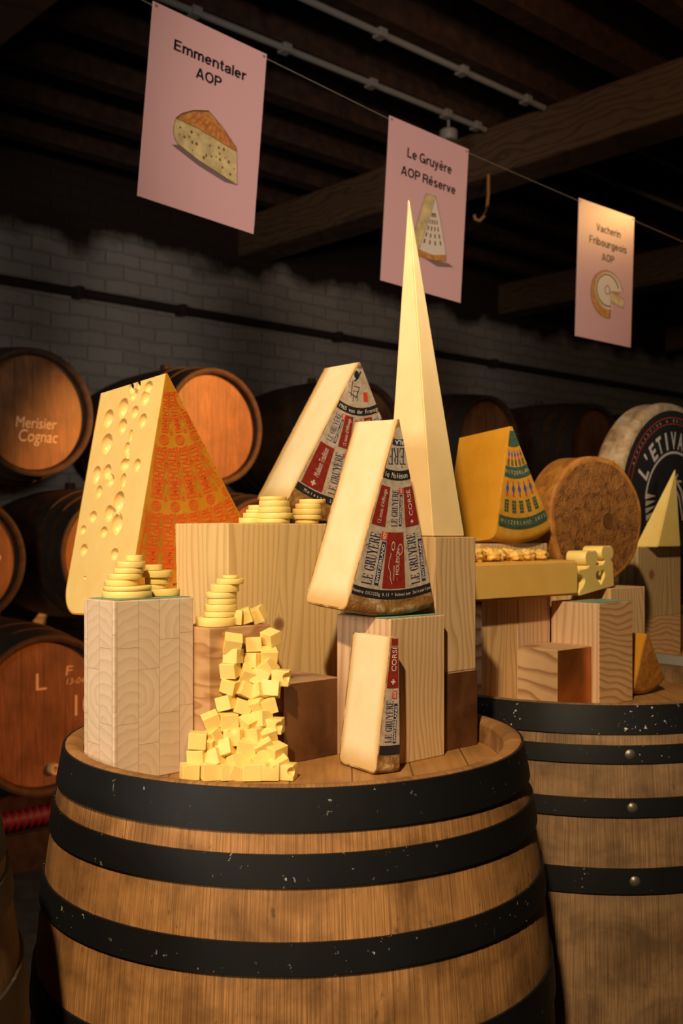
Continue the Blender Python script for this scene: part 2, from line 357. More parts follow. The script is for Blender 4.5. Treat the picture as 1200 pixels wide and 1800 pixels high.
def tube(bm, pts, r, n=8, mi=0, rf=None):
    pts = [Vector(p) for p in pts]; rings = []
    for i, p in enumerate(pts):
        t = (pts[min(i+1, len(pts)-1)]-pts[max(i-1, 0)]).normalized()
        a = t.cross(Vector((0,0,1)) if abs(t.z) < .9 else Vector((1,0,0))).normalized(); b = t.cross(a)
        rr = rf(i) if rf else r
        rings.append([bm.verts.new(p+a*rr*math.cos(2*PI*k/n)+b*rr*math.sin(2*PI*k/n)) for k in range(n)])
    for A, B in zip(rings, rings[1:]):
        for k in range(n): f = bm.faces.new((A[k], A[(k+1) % n], B[(k+1) % n], B[k])); f.material_index = mi
    for R in (rings[0], rings[-1]): bm.faces.new(R)
def prism(bm, pts, d0, d1, mi=0):
    """pts in (x, z), extruded along y"""
    A = [bm.verts.new((x, d0, z)) for x, z in pts]; B = [bm.verts.new((x, d1, z)) for x, z in pts]
    n = len(pts)
    for i in range(n): bm.faces.new((A[i], A[(i+1) % n], B[(i+1) % n], B[i])).material_index = mi
    bm.faces.new(A).material_index = mi; bm.faces.new(B).material_index = mi
def basis(x, y, z, o):
    return Matrix(((x.x, y.x, z.x, o.x), (x.y, y.y, z.y, o.y), (x.z, y.z, z.z, o.z), (0,0,0,1)))

# flat printing: lists of 2-D polygons
_tc = {}
def text(body, bold=0.0, shear=0.0):
    """built-in lettering as triangles, 1 unit tall capitals, centred on the origin; returns polys and width"""
    key = (body, bold, shear)
    if key not in _tc:
        cu = bpy.data.curves.new('t', 'FONT'); cu.body = body; cu.size = 1; cu.offset = bold; cu.shear = shear; cu.resolution_u = 4
        o = bpy.data.objects.new('t', cu); C.objects.link(o); bpy.context.view_layer.update()
        me = bpy.data.meshes.new_from_object(o.evaluated_get(bpy.context.evaluated_depsgraph_get()))
        pts = [(v.co.x, v.co.y) for v in me.vertices]; fs = [tuple(p.vertices) for p in me.polygons]
        bpy.data.objects.remove(o); bpy.data.curves.remove(cu); bpy.data.meshes.remove(me)
        x0 = min(p[0] for p in pts); x1 = max(p[0] for p in pts); k = 1/.70; h = .5
        _tc[key] = ([[((pts[i][0]-(x0+x1)/2)*k, pts[i][1]*k-h) for i in f] for f in fs], (x1-x0)*k)
    return _tc[key]
def fit(body, w, h, bold=0.0, shear=0.0):
    ps, tw = text(body, bold, shear); return [[(x*w/tw, y*h) for x, y in p] for p in ps]
def place(ps, cx, cy, ang=0.0):
    c, s = math.cos(ang), math.sin(ang); return [[(cx+x*c-y*s, cy+x*s+y*c) for x, y in p] for p in ps]
def ring(cx, cy, r0, r1, n=20, a0=0, a1=2*PI, sx=1.0):
    out = []
    for i in range(n):
        a, b = a0+(a1-a0)*i/n, a0+(a1-a0)*(i+1)/n
        out.append([(cx+sx*r0*math.cos(a), cy+r0*math.sin(a)), (cx+sx*r1*math.cos(a), cy+r1*math.sin(a)), (cx+sx*r1*math.cos(b), cy+r1*math.sin(b)), (cx+sx*r0*math.cos(b), cy+r0*math.sin(b))])
    return out
def disc(cx, cy, r, n=16, sx=1.0): return [[(cx+sx*r*math.cos(2*PI*i/n), cy+r*math.sin(2*PI*i/n)) for i in range(n)]]
def line(pts, w):
    out = []
    for (x0, y0), (x1, y1) in zip(pts, pts[1:]):
        l = math.hypot(x1-x0, y1-y0) or 1; nx, ny = -(y1-y0)/l*w/2, (x1-x0)/l*w/2
        out.append([(x0-nx, y0-ny), (x1-nx, y1-ny), (x1+nx, y1+ny), (x0+nx, y0+ny)])
    return out
def rect(x0, y0, x1, y1): return [[(x0, y0), (x1, y0), (x1, y1), (x0, y1)]]
def arcband(pts, th0, th1, n): return [(pts*math.cos(th0+(th1-th0)*i/n), pts*math.sin(th0+(th1-th0)*i/n)) for i in range(n+1)]
# a plain bold grotesque for the signs: strokes on a 1-unit cap height
def _arc(cx, cy, rx, ry, a, b, n=14): return [(cx+rx*math.cos(math.radians(a+(b-a)*i/n)), cy+ry*math.sin(math.radians(a+(b-a)*i/n))) for i in range(n+1)]
XH = .735; SW = .172; _h = SW/2
def _bowl(w): return _arc(w/2, XH/2, w/2-_h, XH/2-_h, 0, 360, 26)
GL = {
 'E': (.64, [[(_h,0),(_h,1)],[(0,_h),(.62,_h)],[(0,1-_h),(.62,1-_h)],[(0,.52),(.56,.52)]]), 'F': (.60, [[(_h,0),(_h,1)],[(0,1-_h),(.60,1-_h)],[(0,.50),(.53,.50)]]),
 'L': (.58, [[(_h,0),(_h,1)],[(0,_h),(.58,_h)]]), 'A': (.78, [[(.08,0),(.37,.96)],[(.70,0),(.41,.96)],[(.18,.28),(.60,.28)],[(.36,.93),(.42,.93)]]),
 'O': (.84, [_arc(.42,.5,.42-_h,.51-_h,0,360,30)]), 'P': (.68, [[(_h,0),(_h,1)],[(0,1-_h),(.38,1-_h)]+_arc(.38,.70,.23,.225,90,-90)+[(0,.475)]]),
 'G': (.84, [_arc(.42,.5,.42-_h,.51-_h,48,338,26),[(.45,.43),(.83,.43)],[(.755,0),(.755,.48)]]), 'R': (.72, [[(_h,0),(_h,1)],[(0,1-_h),(.42,1-_h)]+_arc(.42,.71,.21,.215,90,-90)+[(0,.495)],[(.44,.49),(.58,.40),(.62,.20),(.66,0)]]),
 'V': (.72, [[(.08,1),(.36,.03)],[(.64,1),(.36,.03)]]),
 'm': (.90, [[(_h,0),(_h,XH)],[(_h,.40)]+_arc(.27,.46,.18,XH-.46-_h,180,0)+[(.45,0)],[(.45,.40)]+_arc(.64,.46,.18,XH-.46-_h,180,0)+[(.82,0)]]),
 'n': (.58, [[(_h,0),(_h,XH)],[(_h,.38)]+_arc(.29,.44,.215,XH-.44-_h,180,0)+[(.505,0)]]), 'h': (.58, [[(_h,0),(_h,1)],[(_h,.38)]+_arc(.29,.44,.215,XH-.44-_h,180,0)+[(.505,0)]]),
 'u': (.58, [[(.505,0),(.505,XH)],[(_h,XH)]+_arc(.29,.30,.215,.30-_h+.01,180,360)+[(.505,XH)]]), 'r': (.38, [[(_h,0),(_h,XH)],[(_h,.36)]+_arc(.33,.38,.255,XH-.38-_h,180,88)+[(.38,XH-_h)]]),
 'e': (.60, [[(.06,.375),(.56,.375)],_arc(.30,XH/2,.30-_h,XH/2-_h+.01,2,318,24)]), 'o': (.62, [_bowl(.62)]), 'c': (.57, [_arc(.31,XH/2,.31-_h,XH/2-_h+.01,48,312,22)]),
 't': (.36, [[(.17,.96),(.17,.22)]+_arc(.28,.19,.11,.115,180,275,8)+[(.36,.075)],[(0,XH-.06),(.36,XH-.06)]]), 'l': (.16, [[(_h,0),(_h,1)]]), 'i': (.16, [[(_h,0),(_h,XH)],[(_h,.87),(_h,1.0)]]),
 'a': (.58, [[(.09,.50)]+_arc(.29,.50,.19,XH-.50-_h,165,0,12)+[(.48,.12),(.55,.06)],_arc(.27,.215,.20,.145,60,330,18),[(.48,.42),(.34,.37)]]),
 'y': (.56, [[(.07,XH),(.29,.06)],[(.49,XH),(.27,.02),(.20,-.17),(.04,-.19)]]), 'v': (.56, [[(.07,XH),(.28,.03)],[(.49,XH),(.28,.03)]]),
 's': (.54, [_arc(.27,.54,.185,.125,28,235,14)+_arc(.27,.195,.20,.13,75,-155,14)]), 'b': (.62, [[(_h,0),(_h,1)],_bowl(.62)]),
 'g': (.62, [_bowl(.62),[(.545,XH),(.545,-.05)]+_arc(.31,-.05,.235,.15,0,-150,12)]),
}
def grot(body, w, h):
    ps = []; x = 0.0
    for ch in body:
        if ch == ' ': x += .28; continue
        base = {'è': 'e', 'é': 'e'}.get(ch, ch); adv, st = GL[base]; st = list(st)
        if ch == 'è': st.append([(.18, 1.02), (.36, .86)])
        if ch == 'é': st.append([(.42, 1.02), (.24, .86)])
        for q in st:
            q = [(a+x, b-.5) for a, b in q]; ps += line(q, SW)
            for a, b in q[1:-1]: ps += disc(a, b, SW/2*.98, 10)
        x += adv+.085
    x -= .085; k = w/x
    return [[((a-x/2)*k, b*h) for a, b in p] for p in ps]
# a narrow bracketed serif face for the wheel printing
def serif(word, h, adv, wt=.15, thin=.045):
    out = []; x = 0.0
    def R(a, b, c, d): out.append([(x+a*adv, b*h), (x+c*adv, b*h), (x+c*adv, d*h), (x+a*adv, d*h)])
    def Q(*p): out.append([(x+a*adv, b*h) for a, b in p])
    def stem(a, w=wt*1.25, s0=True, s1=True):
        R(a, 0, a+w, 1)
        if s0: R(a-.09, 0, a+w+.09, thin)
        if s1: R(a-.09, 1-thin, a+w+.09, 1)
    for ch in word:
        if ch == ' ': x += adv*.5; continue
        if ch in 'EÈÉ':
            stem(.12); R(.1, 0, .86, thin); R(.1, 1-thin, .82, 1); R(.2, .49, .62, .49+thin); R(.58, .40, .64, .62)
            Q((.86, 0), (.90, .26), (.83, .26), (.70, 0)); Q((.82, 1), (.86, .76), (.79, .76), (.68, 1))
            if ch == 'È': Q((.26, 1.22), (.42, 1.22), (.62, 1.06), (.54, 1.06))
            if ch == 'É': Q((.60, 1.22), (.76, 1.22), (.48, 1.06), (.40, 1.06))
        elif ch == 'L': stem(.12); R(.1, 0, .86, thin); Q((.84, 0), (.90, .30), (.83, .30), (.66, 0))
        elif ch == 'G':
            for i in range(22):
                a, b = math.radians(42+i*12.5), math.radians(42+(i+1)*12.5)
                def pt(t, k): 
                    wi = wt*1.3*abs(math.cos(t))+thin; return (.48+(.44-(wi if k else 0))*math.cos(t), .5+(.52-(thin*1.2 if k else 0))*math.sin(t))
                Q(pt(a, 0), pt(b, 0), pt(b, 1), pt(a, 1))
            R(.70, .05, .88, .44); R(.58, .42, .97, .46); R(.78, .68, .84, 1)
        elif ch == 'R':
            stem(.12)
            for i in range(12):
                a, b = math.radians(90-i*15), math.radians(90-(i+1)*15)
                f = lambda t, k: (.45+(.38-(wt*1.3 if k else 0))*math.cos(t), .75+(.25-(thin if k else 0))*math.sin(t))
                Q(f(a, 0), f(b, 0), f(b, 1), f(a, 1))
            R(.3, .96, .46, 1); R(.3, .50, .46, .545); Q((.46, .53), (.64, .53), (1.0, 0), (.78, 0)); R(.74, 0, 1.04, thin)
        elif ch == 'U':
            R(.12, .22, .12+wt*1.25, 1); R(.02, 1-thin, .44, 1); R(.78, .25, .84, 1); R(.66, 1-thin, .98, 1)
            for i in range(12):
                a, b = math.radians(180+i*15), math.radians(180+(i+1)*15)
                f = lambda t, k: (.48+(.36-(wt*.9 if k and math.cos(t) < 0 else (.06 if k else 0)))*math.cos(t), .25+(.26-(thin*1.4 if k else 0))*math.sin(t))
                Q(f(a, 0), f(b, 0), f(b, 1), f(a, 1))
        elif ch == 'Y':
            R(.40, 0, .60, .46); R(.28, 0, .72, thin); Q((.0, 1), (.24, 1), (.60, .42), (.40, .42)); Q((.90, 1), (.98, 1), (.60, .42), (.52, .42)); R(-.05, 1-thin, .32, 1); R(.74, 1-thin, 1.06, 1)
        x += adv*1.04
    return [[(a-x/2, b-h/2) for a, b in p] for p in out], x

def decal(name, ps, m, parent, y, axis='xz', mat=None):
    """thin printing laid just in front of a face of the parent: 2-D polygons in its x-z (or x-y) plane"""
    bm = bmesh.new()
    for p in ps:
        vs = [bm.verts.new((a, y, b) if axis == 'xz' else (a, b, y)) for a, b in p]
        try: bm.faces.new(vs)
        except ValueError: pass
    me = bpy.data.meshes.new(name); bm.to_mesh(me); bm.free(); me.materials.append(m)
    o = bpy.data.objects.new(name, me); C.objects.link(o); o.parent = parent
    if mat is not None: o.matrix_local = mat
    return o
def subtract(o, balls):
    """carve ellipsoidal eyes out of a mesh, once, then drop the cutter"""
    bm = bmesh.new()
    for c, r in balls:
        q = bmesh.ops.create_icosphere(bm, subdivisions=3, radius=1)
        for v in q['verts']: v.co = Vector((v.co.x*r[0]+c[0], v.co.y*r[1]+c[1], v.co.z*r[2]+c[2]))
        for f in {f for v in q['verts'] for f in v.link_faces}: f.smooth = True
    me = bpy.data.meshes.new('cut'); bm.to_mesh(me); bm.free(); k = bpy.data.objects.new('cut', me); C.objects.link(k)
    k.matrix_world = Matrix.Identity(4); old = (o.parent, o.matrix_basis.copy()); o.parent = None; o.matrix_basis = Matrix.Identity(4)
    tb = bmesh.new(); tb.from_mesh(o.data); bmesh.ops.triangulate(tb, faces=tb.faces); tb.to_mesh(o.data); tb.free()
    md = o.modifiers.new('b', 'BOOLEAN'); md.operation = 'DIFFERENCE'; md.object = k; md.solver = 'EXACT'; md.use_self = True
    bpy.context.view_layer.update()
    nm = bpy.data.meshes.new_from_object(o.evaluated_get(bpy.context.evaluated_depsgraph_get()))
    nm.shade_smooth(); nm.set_sharp_from_angle(angle=math.radians(24)); o.modifiers.clear(); o.data = nm; o.parent = old[0]; o.matrix_basis = old[1]
    bpy.data.objects.remove(k)

# ================================================================ SETTING
def struct(name, bm, m, mat=None):
    o = obj(name, bm, m, None, mat); o['kind'] = 'structure'; return o
RZ = Matrix.Rotation(PHI, 4, 'Z')
WV = 5.42
bm = bmesh.new(); box(bm, (-5, -5, -.1), (14, WV+.3, 0)); struct('floor', bm, M['floor'], RZ)
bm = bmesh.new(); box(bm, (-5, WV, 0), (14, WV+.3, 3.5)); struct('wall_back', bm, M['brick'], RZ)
bm = bmesh.new()
for k in range(46): box(bm, (-5, -3.2+k*.19, 3.47+.004*(k % 3)), (14, -3.2+k*.19+.184, 3.52))
struct('ceiling', bm, M['board'], RZ)
nb = 0
for k in range(-14, 6):
    v = 3.38+.42*k
    nb += 1; bm = bmesh.new(); box(bm, (-5, v-.05, 3.245), (14, v+.05, 3.47), .006); struct('trim_%d' % nb, bm, M['joist'], RZ)
for u in (-1.2, 1.42, 4.055, 6.7, 9.3):
    nb += 1; bm = bmesh.new(); box(bm, (u, -5, 3.0), (u+.25, WV, 3.245), .015); struct('trim_%d' % nb, bm, M['beam'], RZ)

# pipes
def pipe(name, label, u0, u1, v, z, r, m, clips=(), up=.02):
    root = empty(name, Matrix.Translation(uv((u0+u1)/2, v, z)) @ RZ, label, 'pipe')
    L = (u1-u0)/2; bm = bmesh.new(); tube(bm, [(-L, 0, 0), (L, 0, 0)], r, 12); obj('tube', bm, m, root, None, 40)
    for c in clips:
        bm = bmesh.new(); box(bm, (c-(u0+u1)/2-.022, -r*1.7, -r*1.4), (c-(u0+u1)/2+.022, r*1.7, up), .003); obj('clip', bm, m, root)
    return root
pipe('ceiling_conduit', 'white ceiling conduit left of the big beam, passing just above the first pink sign', 1.9, 4.04, 3.345, 3.228, .014, M['pipe'], (2.3, 2.75, 3.25, 3.75, 3.97), .016)
pipe('ceiling_conduit', 'white ceiling conduit from the top edge to the big beam, the upper one', 1.9, 4.04, 2.985, 3.228, .014, M['pipe'], (2.45, 2.95, 3.45, 3.9), .016)
pipe('ceiling_conduit', 'grey conduit right of the big beam, lower of the two, above the third pink sign', 4.32, 10, 3.345, 3.228, .014, M['pipe'], (4.5, 5.2, 6.1), .016)
pipe('ceiling_conduit', 'grey conduit right of the big beam, upper one at the right edge', 4.32, 10, 2.985, 3.228, .014, M['pipe'], (4.6, 5.4, 6.3), .016)
pipe('wall_pipe', 'dark brown pipe running level along the brick wall above the barrels', -2, 13, WV-.035, 2.585, .026, M['pipe_dark'], (1.4, 2.9, 3.6, 4.9, 6.6), .03)
d = empty('smoke_detector', Matrix.Translation(P(788, 240, 5.05)), 'small grey round detector under the joists above the second pink sign', 'smoke detector')
zj = 3.245-d.location.z
bm = bmesh.new(); lathe(bm, [(0, -.02), (.036, -.02), (.044, -.008), (.044, .025), (.034, .034), (0, .034)], 24); obj('housing', bm, M['pipe'], d, None, 40)
bm = bmesh.new(); tube(bm, [(0,0,.03), (0,0,zj)], .007); obj('stem', bm, M['pipe'], d)
h0 = P(858, 316, 5.19); bm = bmesh.new()
tube(bm, [(0,0,.035), (0,0,-.06), (-.006,0,-.12), (-.02,0,-.17), (-.045,0,-.195), (-.066,0,-.185), (-.07,0,-.165)], .008, 8)
tag(obj('hanging_hook', bm, M['amber_iron'], None, Matrix.Translation((h0.x, h0.y, 2.965)), 60), 'ochre curved hook hanging from the big beam right of the second sign', 'hook')

# ================================================================ BARRELS
def rprof(z, R0, B, H): t = (z-H/2)/(H/2); return R0+B*(1-t*t)
def barrel(root, R0, B, H, hoops, m_st, m_head, m_hoop, m_rim=None, lap=.03, rivets=(), hoop_mats=None, n=72):
    zs = [H*i/22 for i in range(23)]
    bm = bmesh.new()
    prof = [(0, .03), (R0-.024, .03), (R0-.022, 0)]+[(rprof(z, R0, B, H), z) for z in zs]
    prof += [(R0-.004, H+.0015), (R0-.014, H), (R0-.022, H-.006), (R0-.027, H-lap-.012)]
    lathe(bm, prof, n); fin(bm); obj('staves', bm, m_st, root, None, 40)
    bm = bmesh.new(); lathe(bm, [(0, H-lap), (R0-.0265, H-lap), (R0-.027, H-lap-.018), (0, H-lap-.018)], n); fin(bm); obj('head', bm, m_head, root, None, 40)
    for i, (z0, z1) in enumerate(hoops):
        bm = bmesh.new(); k = 4
        out = [(rprof(z0+(z1-z0)*j/k, R0, B, H)+.0035, z0+(z1-z0)*j/k) for j in range(k+1)]
        inn = [(r-.003, z) for r, z in reversed(out)]
        lathe(bm, out+inn, n, closed=True); fin(bm)
        hp = obj('hoop', bm, (hoop_mats or {}).get(i, m_hoop), root, None, 40)
        for a in rivets:
            if i == 0: continue
            zc = (z0+z1)/2; r = rprof(zc, R0, B, H)+.0035
            bm = bmesh.new(); lathe(bm, [(0, .0035), (.004, .0033), (.007, .0015), (.0085, 0)], 14)
            q = Vector((math.cos(a), math.sin(a), 0)); t = Vector((-math.sin(a), math.cos(a), 0))
            obj('rivet', bm, M['rivet'], hp, basis(t, Vector((0,0,1)), q, Vector((q.x*r, q.y*r, zc))), 50)
    return root
H0 = .95
b1 = empty('oak_barrel', Matrix.Translation((-.062, 1.4, 0)), 'large upright oak barrel nearest the viewer, carrying the holed wedge and tall pyramid', 'barrel', 'upright display barrels')
HO1 = [(.9055, .9495), (.850, .883), (.763, .796), (.638, .682), (.26, .30), (.15, .185), (.07, .1), (0.002, .045)]
barrel(b1, .299, .046, H0, HO1, M['oak'], M['head'], M['hoop'], hoop_mats={0: M['hoop']}, n=96)
b2c = (.435, 1.925)
b2 = empty('oak_barrel', Matrix.Translation((b2c[0], b2c[1], 0)), 'upright oak barrel with riveted black hoops behind on the right, carrying the russet wheel', 'barrel', 'upright display barrels')
barrel(b2, .299, .046, H0, [(.906, .9495), (.862, .889), (.782, .81), (.668, .706), (.24, .28), (.12, .15), (0.002, .045)], M['oak_grey'], M['head'], M['hoop'], rivets=(math.radians(-88),), hoop_mats={0: M['hoop_speck']}, n=96)
c3 = uv(2.375, 1.17)
b3 = empty('oak_barrel', Matrix.Translation((c3.x, c3.y, 0)), 'upright barrel with a grey top hoop at the right edge, under the labelled wheel', 'barrel', 'upright display barrels')
barrel(b3, .299, .046, H0, [(.906, .9495), (.862, .889), (.782, .81), (.668, .706), (.1, .15)], M['oak_grey'], M['head'], M['hoop'], hoop_mats={0: M['hoop_zinc']})
b0 = empty('oak_barrel', Matrix.Translation((-.632, .952, 0)), 'upright barrel cut off by the bottom left corner, with worn grey hoops', 'barrel', 'upright display barrels')
barrel(b0, .299, .046, H0, [(.906, .9495), (.862, .889), (.76, .80), (.64, .68), (.1, .15)], M['oak_grey'], M['head'], M['hoop_old'])

# lying barrels against the wall
LB = .92; RB = .285
AX = Vector((UY, -UX, 0)); AU = Vector((UX, UY, 0)); AZ = Vector((0, 0, 1))
HOL = [(.86, .918), (.77, .81), (.66, .70), (.22, .26), (.11, .15), (.002, .06)]
lying = [
    ('dark lying barrel with two lines of chalk writing, upper row at left edge', 63, 724, 4.70, 1),
    ('lying barrel with an amber lit plank head, upper row behind the holed wedge', 380, 750, 5.16, 1),
    ('dark lying barrel in the upper row, just right of the amber lit head', 645, 765, 5.66, 1),
    ('dark lying barrel in the upper row behind the amber wedge with green prints', 862, 781, 6.16, 1),
    ('dark lying barrel in the upper row between the amber wedge and the black labelled wheel', 1050, 791, 6.66, 1),
    ('dark lying barrel in the upper row behind the black labelled wheel', 1215, 800, 7.16, 1),
    ('dark lying barrel cut by the left edge, middle row under the chalk written head', -64, 985, 4.55, 1),
    ('dark lying barrel with grey hoops in the middle row, just left of the holed wedge', 205, 975, 4.97, 1),
    ('dark lying barrel in the middle row between the holed wedge and the leaning pale wedge', 462, 971, 5.50, 1),
    ('dark lying barrel in the middle row right of the tall cheese pyramid, mostly hidden', 676, 969, 6.0, 1),
    ('dark lying barrel in the middle row behind the russet wheel, mostly hidden', 867, 967, 6.5, 1),
    ('reddish lying barrel with chalk marks and a bung, bottom left behind the end grain block', 85, 1258, 3.73, 1.0),
]
proto = None; lying_o = []
def copy_tree(o, parent=None):
    c = o.copy(); C.objects.link(c); c.parent = parent
    for ch in o.children: copy_tree(ch, c)
    return c
for i, (lab, px, py, d, s) in enumerate(lying):
    hc = P(px, py, d); base = hc-AX*(LB*s)
    mtx = basis(AU, AZ, AX, base) @ Matrix.Scale(s, 4)
    if proto is None:
        proto = empty('lying_barrel', Matrix.Identity(4), lab, 'barrel', 'lying barrels stacked along the wall')
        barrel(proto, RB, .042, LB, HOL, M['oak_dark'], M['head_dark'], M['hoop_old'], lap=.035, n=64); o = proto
        bm = bmesh.new(); lathe(bm, [(.0, .035), (.024, .035), (.028, .0)], 16)
        obj('bung', bm, M['oak_dark'], o, basis(Vector((1,0,0)), Vector((0,0,-1)), Vector((0,1,0)), Vector((0, RB+.038, .46))), 40)
    else: o = copy_tree(proto)
    o.matrix_world = mtx; o['label'] = lab; lying_o.append(o)
ZH = LB-.035+.0012
def chalk(o, items):
    ps = []
    for body, x, y, w, h, sh in items: ps += place(fit(body, w, h, .0, sh), x, y)
    decal('chalk_writing', ps, M['chalk'], o, ZH, 'xy')
chalk(lying_o[0], [('Merisier', .02, -.045, .20, .05, .15), ('Cognac', .03, -.105, .19, .055, .2)])
chalk(lying_o[11], [('L', -.01, .12, .042, .062, 0), ('F', .10, .15, .03, .035, .1), ('13-04', .125, .11, .075, .022, .2), ('10', .16, .02, .075, .078, 0), ('E', -.225, -.005, .05, .075, 0)])
chalk(lying_o[6], [('9', .17, .0, .03, .045, .2)])
for (dx, dy, r) in ((.035, -.20, .020),):
    bm = bmesh.new(); lathe(bm, [(0, .012), (.008, .012), (.010, .022), (r, .022), (r+.002, 0)], 20)
    obj('bung', bm, M['gcrust_edge'], lying_o[11], Matrix.Translation((dx, dy, ZH-.001)), 40)
for v, h, lab in ((3.555, .14, 'low dark timber rail on the floor, red hose lying on it'), (3.80, .228, 'dark timber rail carrying the bottom lying barrel')):
    bm = bmesh.new(); box(bm, (1.2, -.05, 0), (5, .05, h), .004)
    tag(obj('barrel_rail', bm, M['joist'], None, Matrix.Translation(uv(0, v)) @ RZ), lab, 'rail')
bm = bmesh.new(); n = 240
tube(bm, [Vector((1.1*i/n, 0, 0)) for i in range(n+1)], .03, 14, rf=lambda i: .034+.006*math.sin(i*2*PI/6))
tag(obj('ribbed_hose', bm, M['hose'], None, Matrix.Translation(uv(1.3, 3.555, .182)) @ RZ, 60), 'red ribbed hose lying low beneath the bottom barrel at the left', 'hose')

# ================================================================ BLOCKS
ZT = .92
def block(name, u0, u1, v0, v1, z0, z1, m, label, plate=None, side=None, bev=.0015, gap=.0):
    cu, cv = (u0+u1)/2, (v0+v1)/2
    mtx = Matrix.Translation(uv(cu, cv, z0)) @ RZ
    a, b, h = (u1-u0)/2-gap, (v1-v0)/2-gap, z1-z0
    bm = bmesh.new(); box(bm, (-a, -b, 0), (a, b, h), bev)
    mats = [m]
    if side:                                          # a second timber shows on the left faces
        mats.append(side)
        for f in bm.faces:
            if f.normal.x < -.9: f.material_index = 1
    o = obj(name, bm, mats, None, mtx); tag(o, label, 'wooden block')
    if plate:
        bm = bmesh.new(); box(bm, (-a-.0005, -b-.0022, .0005), (a+.0005, -b-.0002, h-.001), .0004); obj('metal_plate', bm, plate, o)['label'] = 'brown metal sheet on the front'
    return o
block('timber_block', .636, .7495, 1.0926, 1.165, ZT, 1.1377, M['beech'], 'tall pale end grain block at the left of the nearest barrel')
a_blk = C.objects['timber_block']
block('timber_block', .7515, .848, 1.062, 1.1345, ZT, 1.100, M['ply'], 'orange wavy grained block behind the cheese cubes, carrying a tall slice stack')
block('timber_block', .836, 1.165, 1.138, 1.266, ZT, 1.232, M['pine_knot'], 'wide pale pine block with a round knot, in the middle of the nearest barrel')
block('timber_block', .851, .949, 1.0395, 1.130, ZT, 1.024, M['strata_red'], 'low block with a brown metal front, right of the cheese cubes', M['rust'])
block('timber_block', .944, 1.0475, .937, 1.0385, ZT, 1.1088, M['fir'], 'pine block behind the small pale slice, under the front labelled wedge', None, M['pine_rose'])
block('timber_block', 1.0485, 1.1335, .955, 1.062, ZT, 1.0265, M['strata'], 'low block with a dark brown metal front, at the right rim of the nearest barrel', M['rust'])
block('timber_block', 1.0485, 1.1335, .955, 1.062, 1.0265, 1.2130, M['fir'], 'pale pine block under the tall cheese pyramid, stacked on a metal fronted block')
block('timber_block', .79, .95, 1.273, 1.37, ZT, 1.0945, M['pine'], 'pine block hidden behind the end grain block, carrying the holed wedge')
# second barrel
du, dv = .0, .0
block('timber_block', 1.528, 1.6328, 1.014, 1.1140, ZT, 1.0974, M['larch'], 'pine block with dark horizontal grain, at the front right of the second barrel', None, M['pine_rose'])
block('timber_block', 1.432, 1.5265, 1.031, 1.1140, ZT, 1.0238, M['strata'], 'small layered block with a copper front, at the front of the second barrel', M['copper'])
block('timber_block', 1.3386, 1.433, 1.1155, 1.181, ZT, 1.1075, M['pine'], 'tall pine block under the left part of the golden cheese slab', None, M['strata_red'])
block('timber_block', 1.434, 1.5275, 1.1155, 1.181, ZT, 1.1075, M['pine_rose'], 'tall pine block behind the copper fronted block, under the golden cheese slab')
block('timber_block', 1.42, 1.616, 1.186, 1.31, ZT, 1.199, M['fir'], 'grey pine block rising behind the golden slab, under the amber wedge')
block('timber_block', 1.672, 1.79, 1.085, 1.27, ZT, 1.1150, M['fir'], 'pine block under the russet wheel, right of the heart cut cheese', None, M['pine'])
block('timber_block', 2.14, 2.331, 1.315, 1.368, ZT, 1.0193, M['larch'], 'plain light block at the right edge, beneath the knotty block')
block('timber_block', 2.14, 2.331, 1.315, 1.368, 1.0193, 1.184, M['pine_knot2'], 'greyish pine block with a knot at the right edge, under the yellow pyramid')
block('timber_block', 2.345, 2.50, 1.388, 1.43, ZT, 1.0065, M['pine'], 'pine block hidden behind the knotty block, under the black labelled wheel')

# paper squares under the cheeses
def sheet(u0, u1, v0, v1, z, label, rot=0.0):
    bm = bmesh.new(); box(bm, (-(u1-u0)/2, -(v1-v0)/2, 0), ((u1-u0)/2, (v1-v0)/2, .0006))
    tag(obj('paper_sheet', bm, M['mint'], None, Matrix.Translation(uv((u0+u1)/2, (v0+v1)/2, z+.0003)) @ RZ @ Matrix.Rotation(rot, 4, 'Z')), label, 'paper')
la = a_blk.location; ua, va = la.x*UX+la.y*UY, -la.x*UY+la.y*UX
sheet(ua-.05, ua+.054, va-.0335, va+.034, 1.1377, 'mint green paper on the end grain block, under the slice stacks', .02)
sheet(.943, 1.045, .940, 1.035, 1.1088, 'mint green paper on the pine block, under the front labelled wedge')
sheet(1.530, 1.631, 1.017, 1.079, 1.0974, 'mint green paper on the dark grained block of the second barrel')

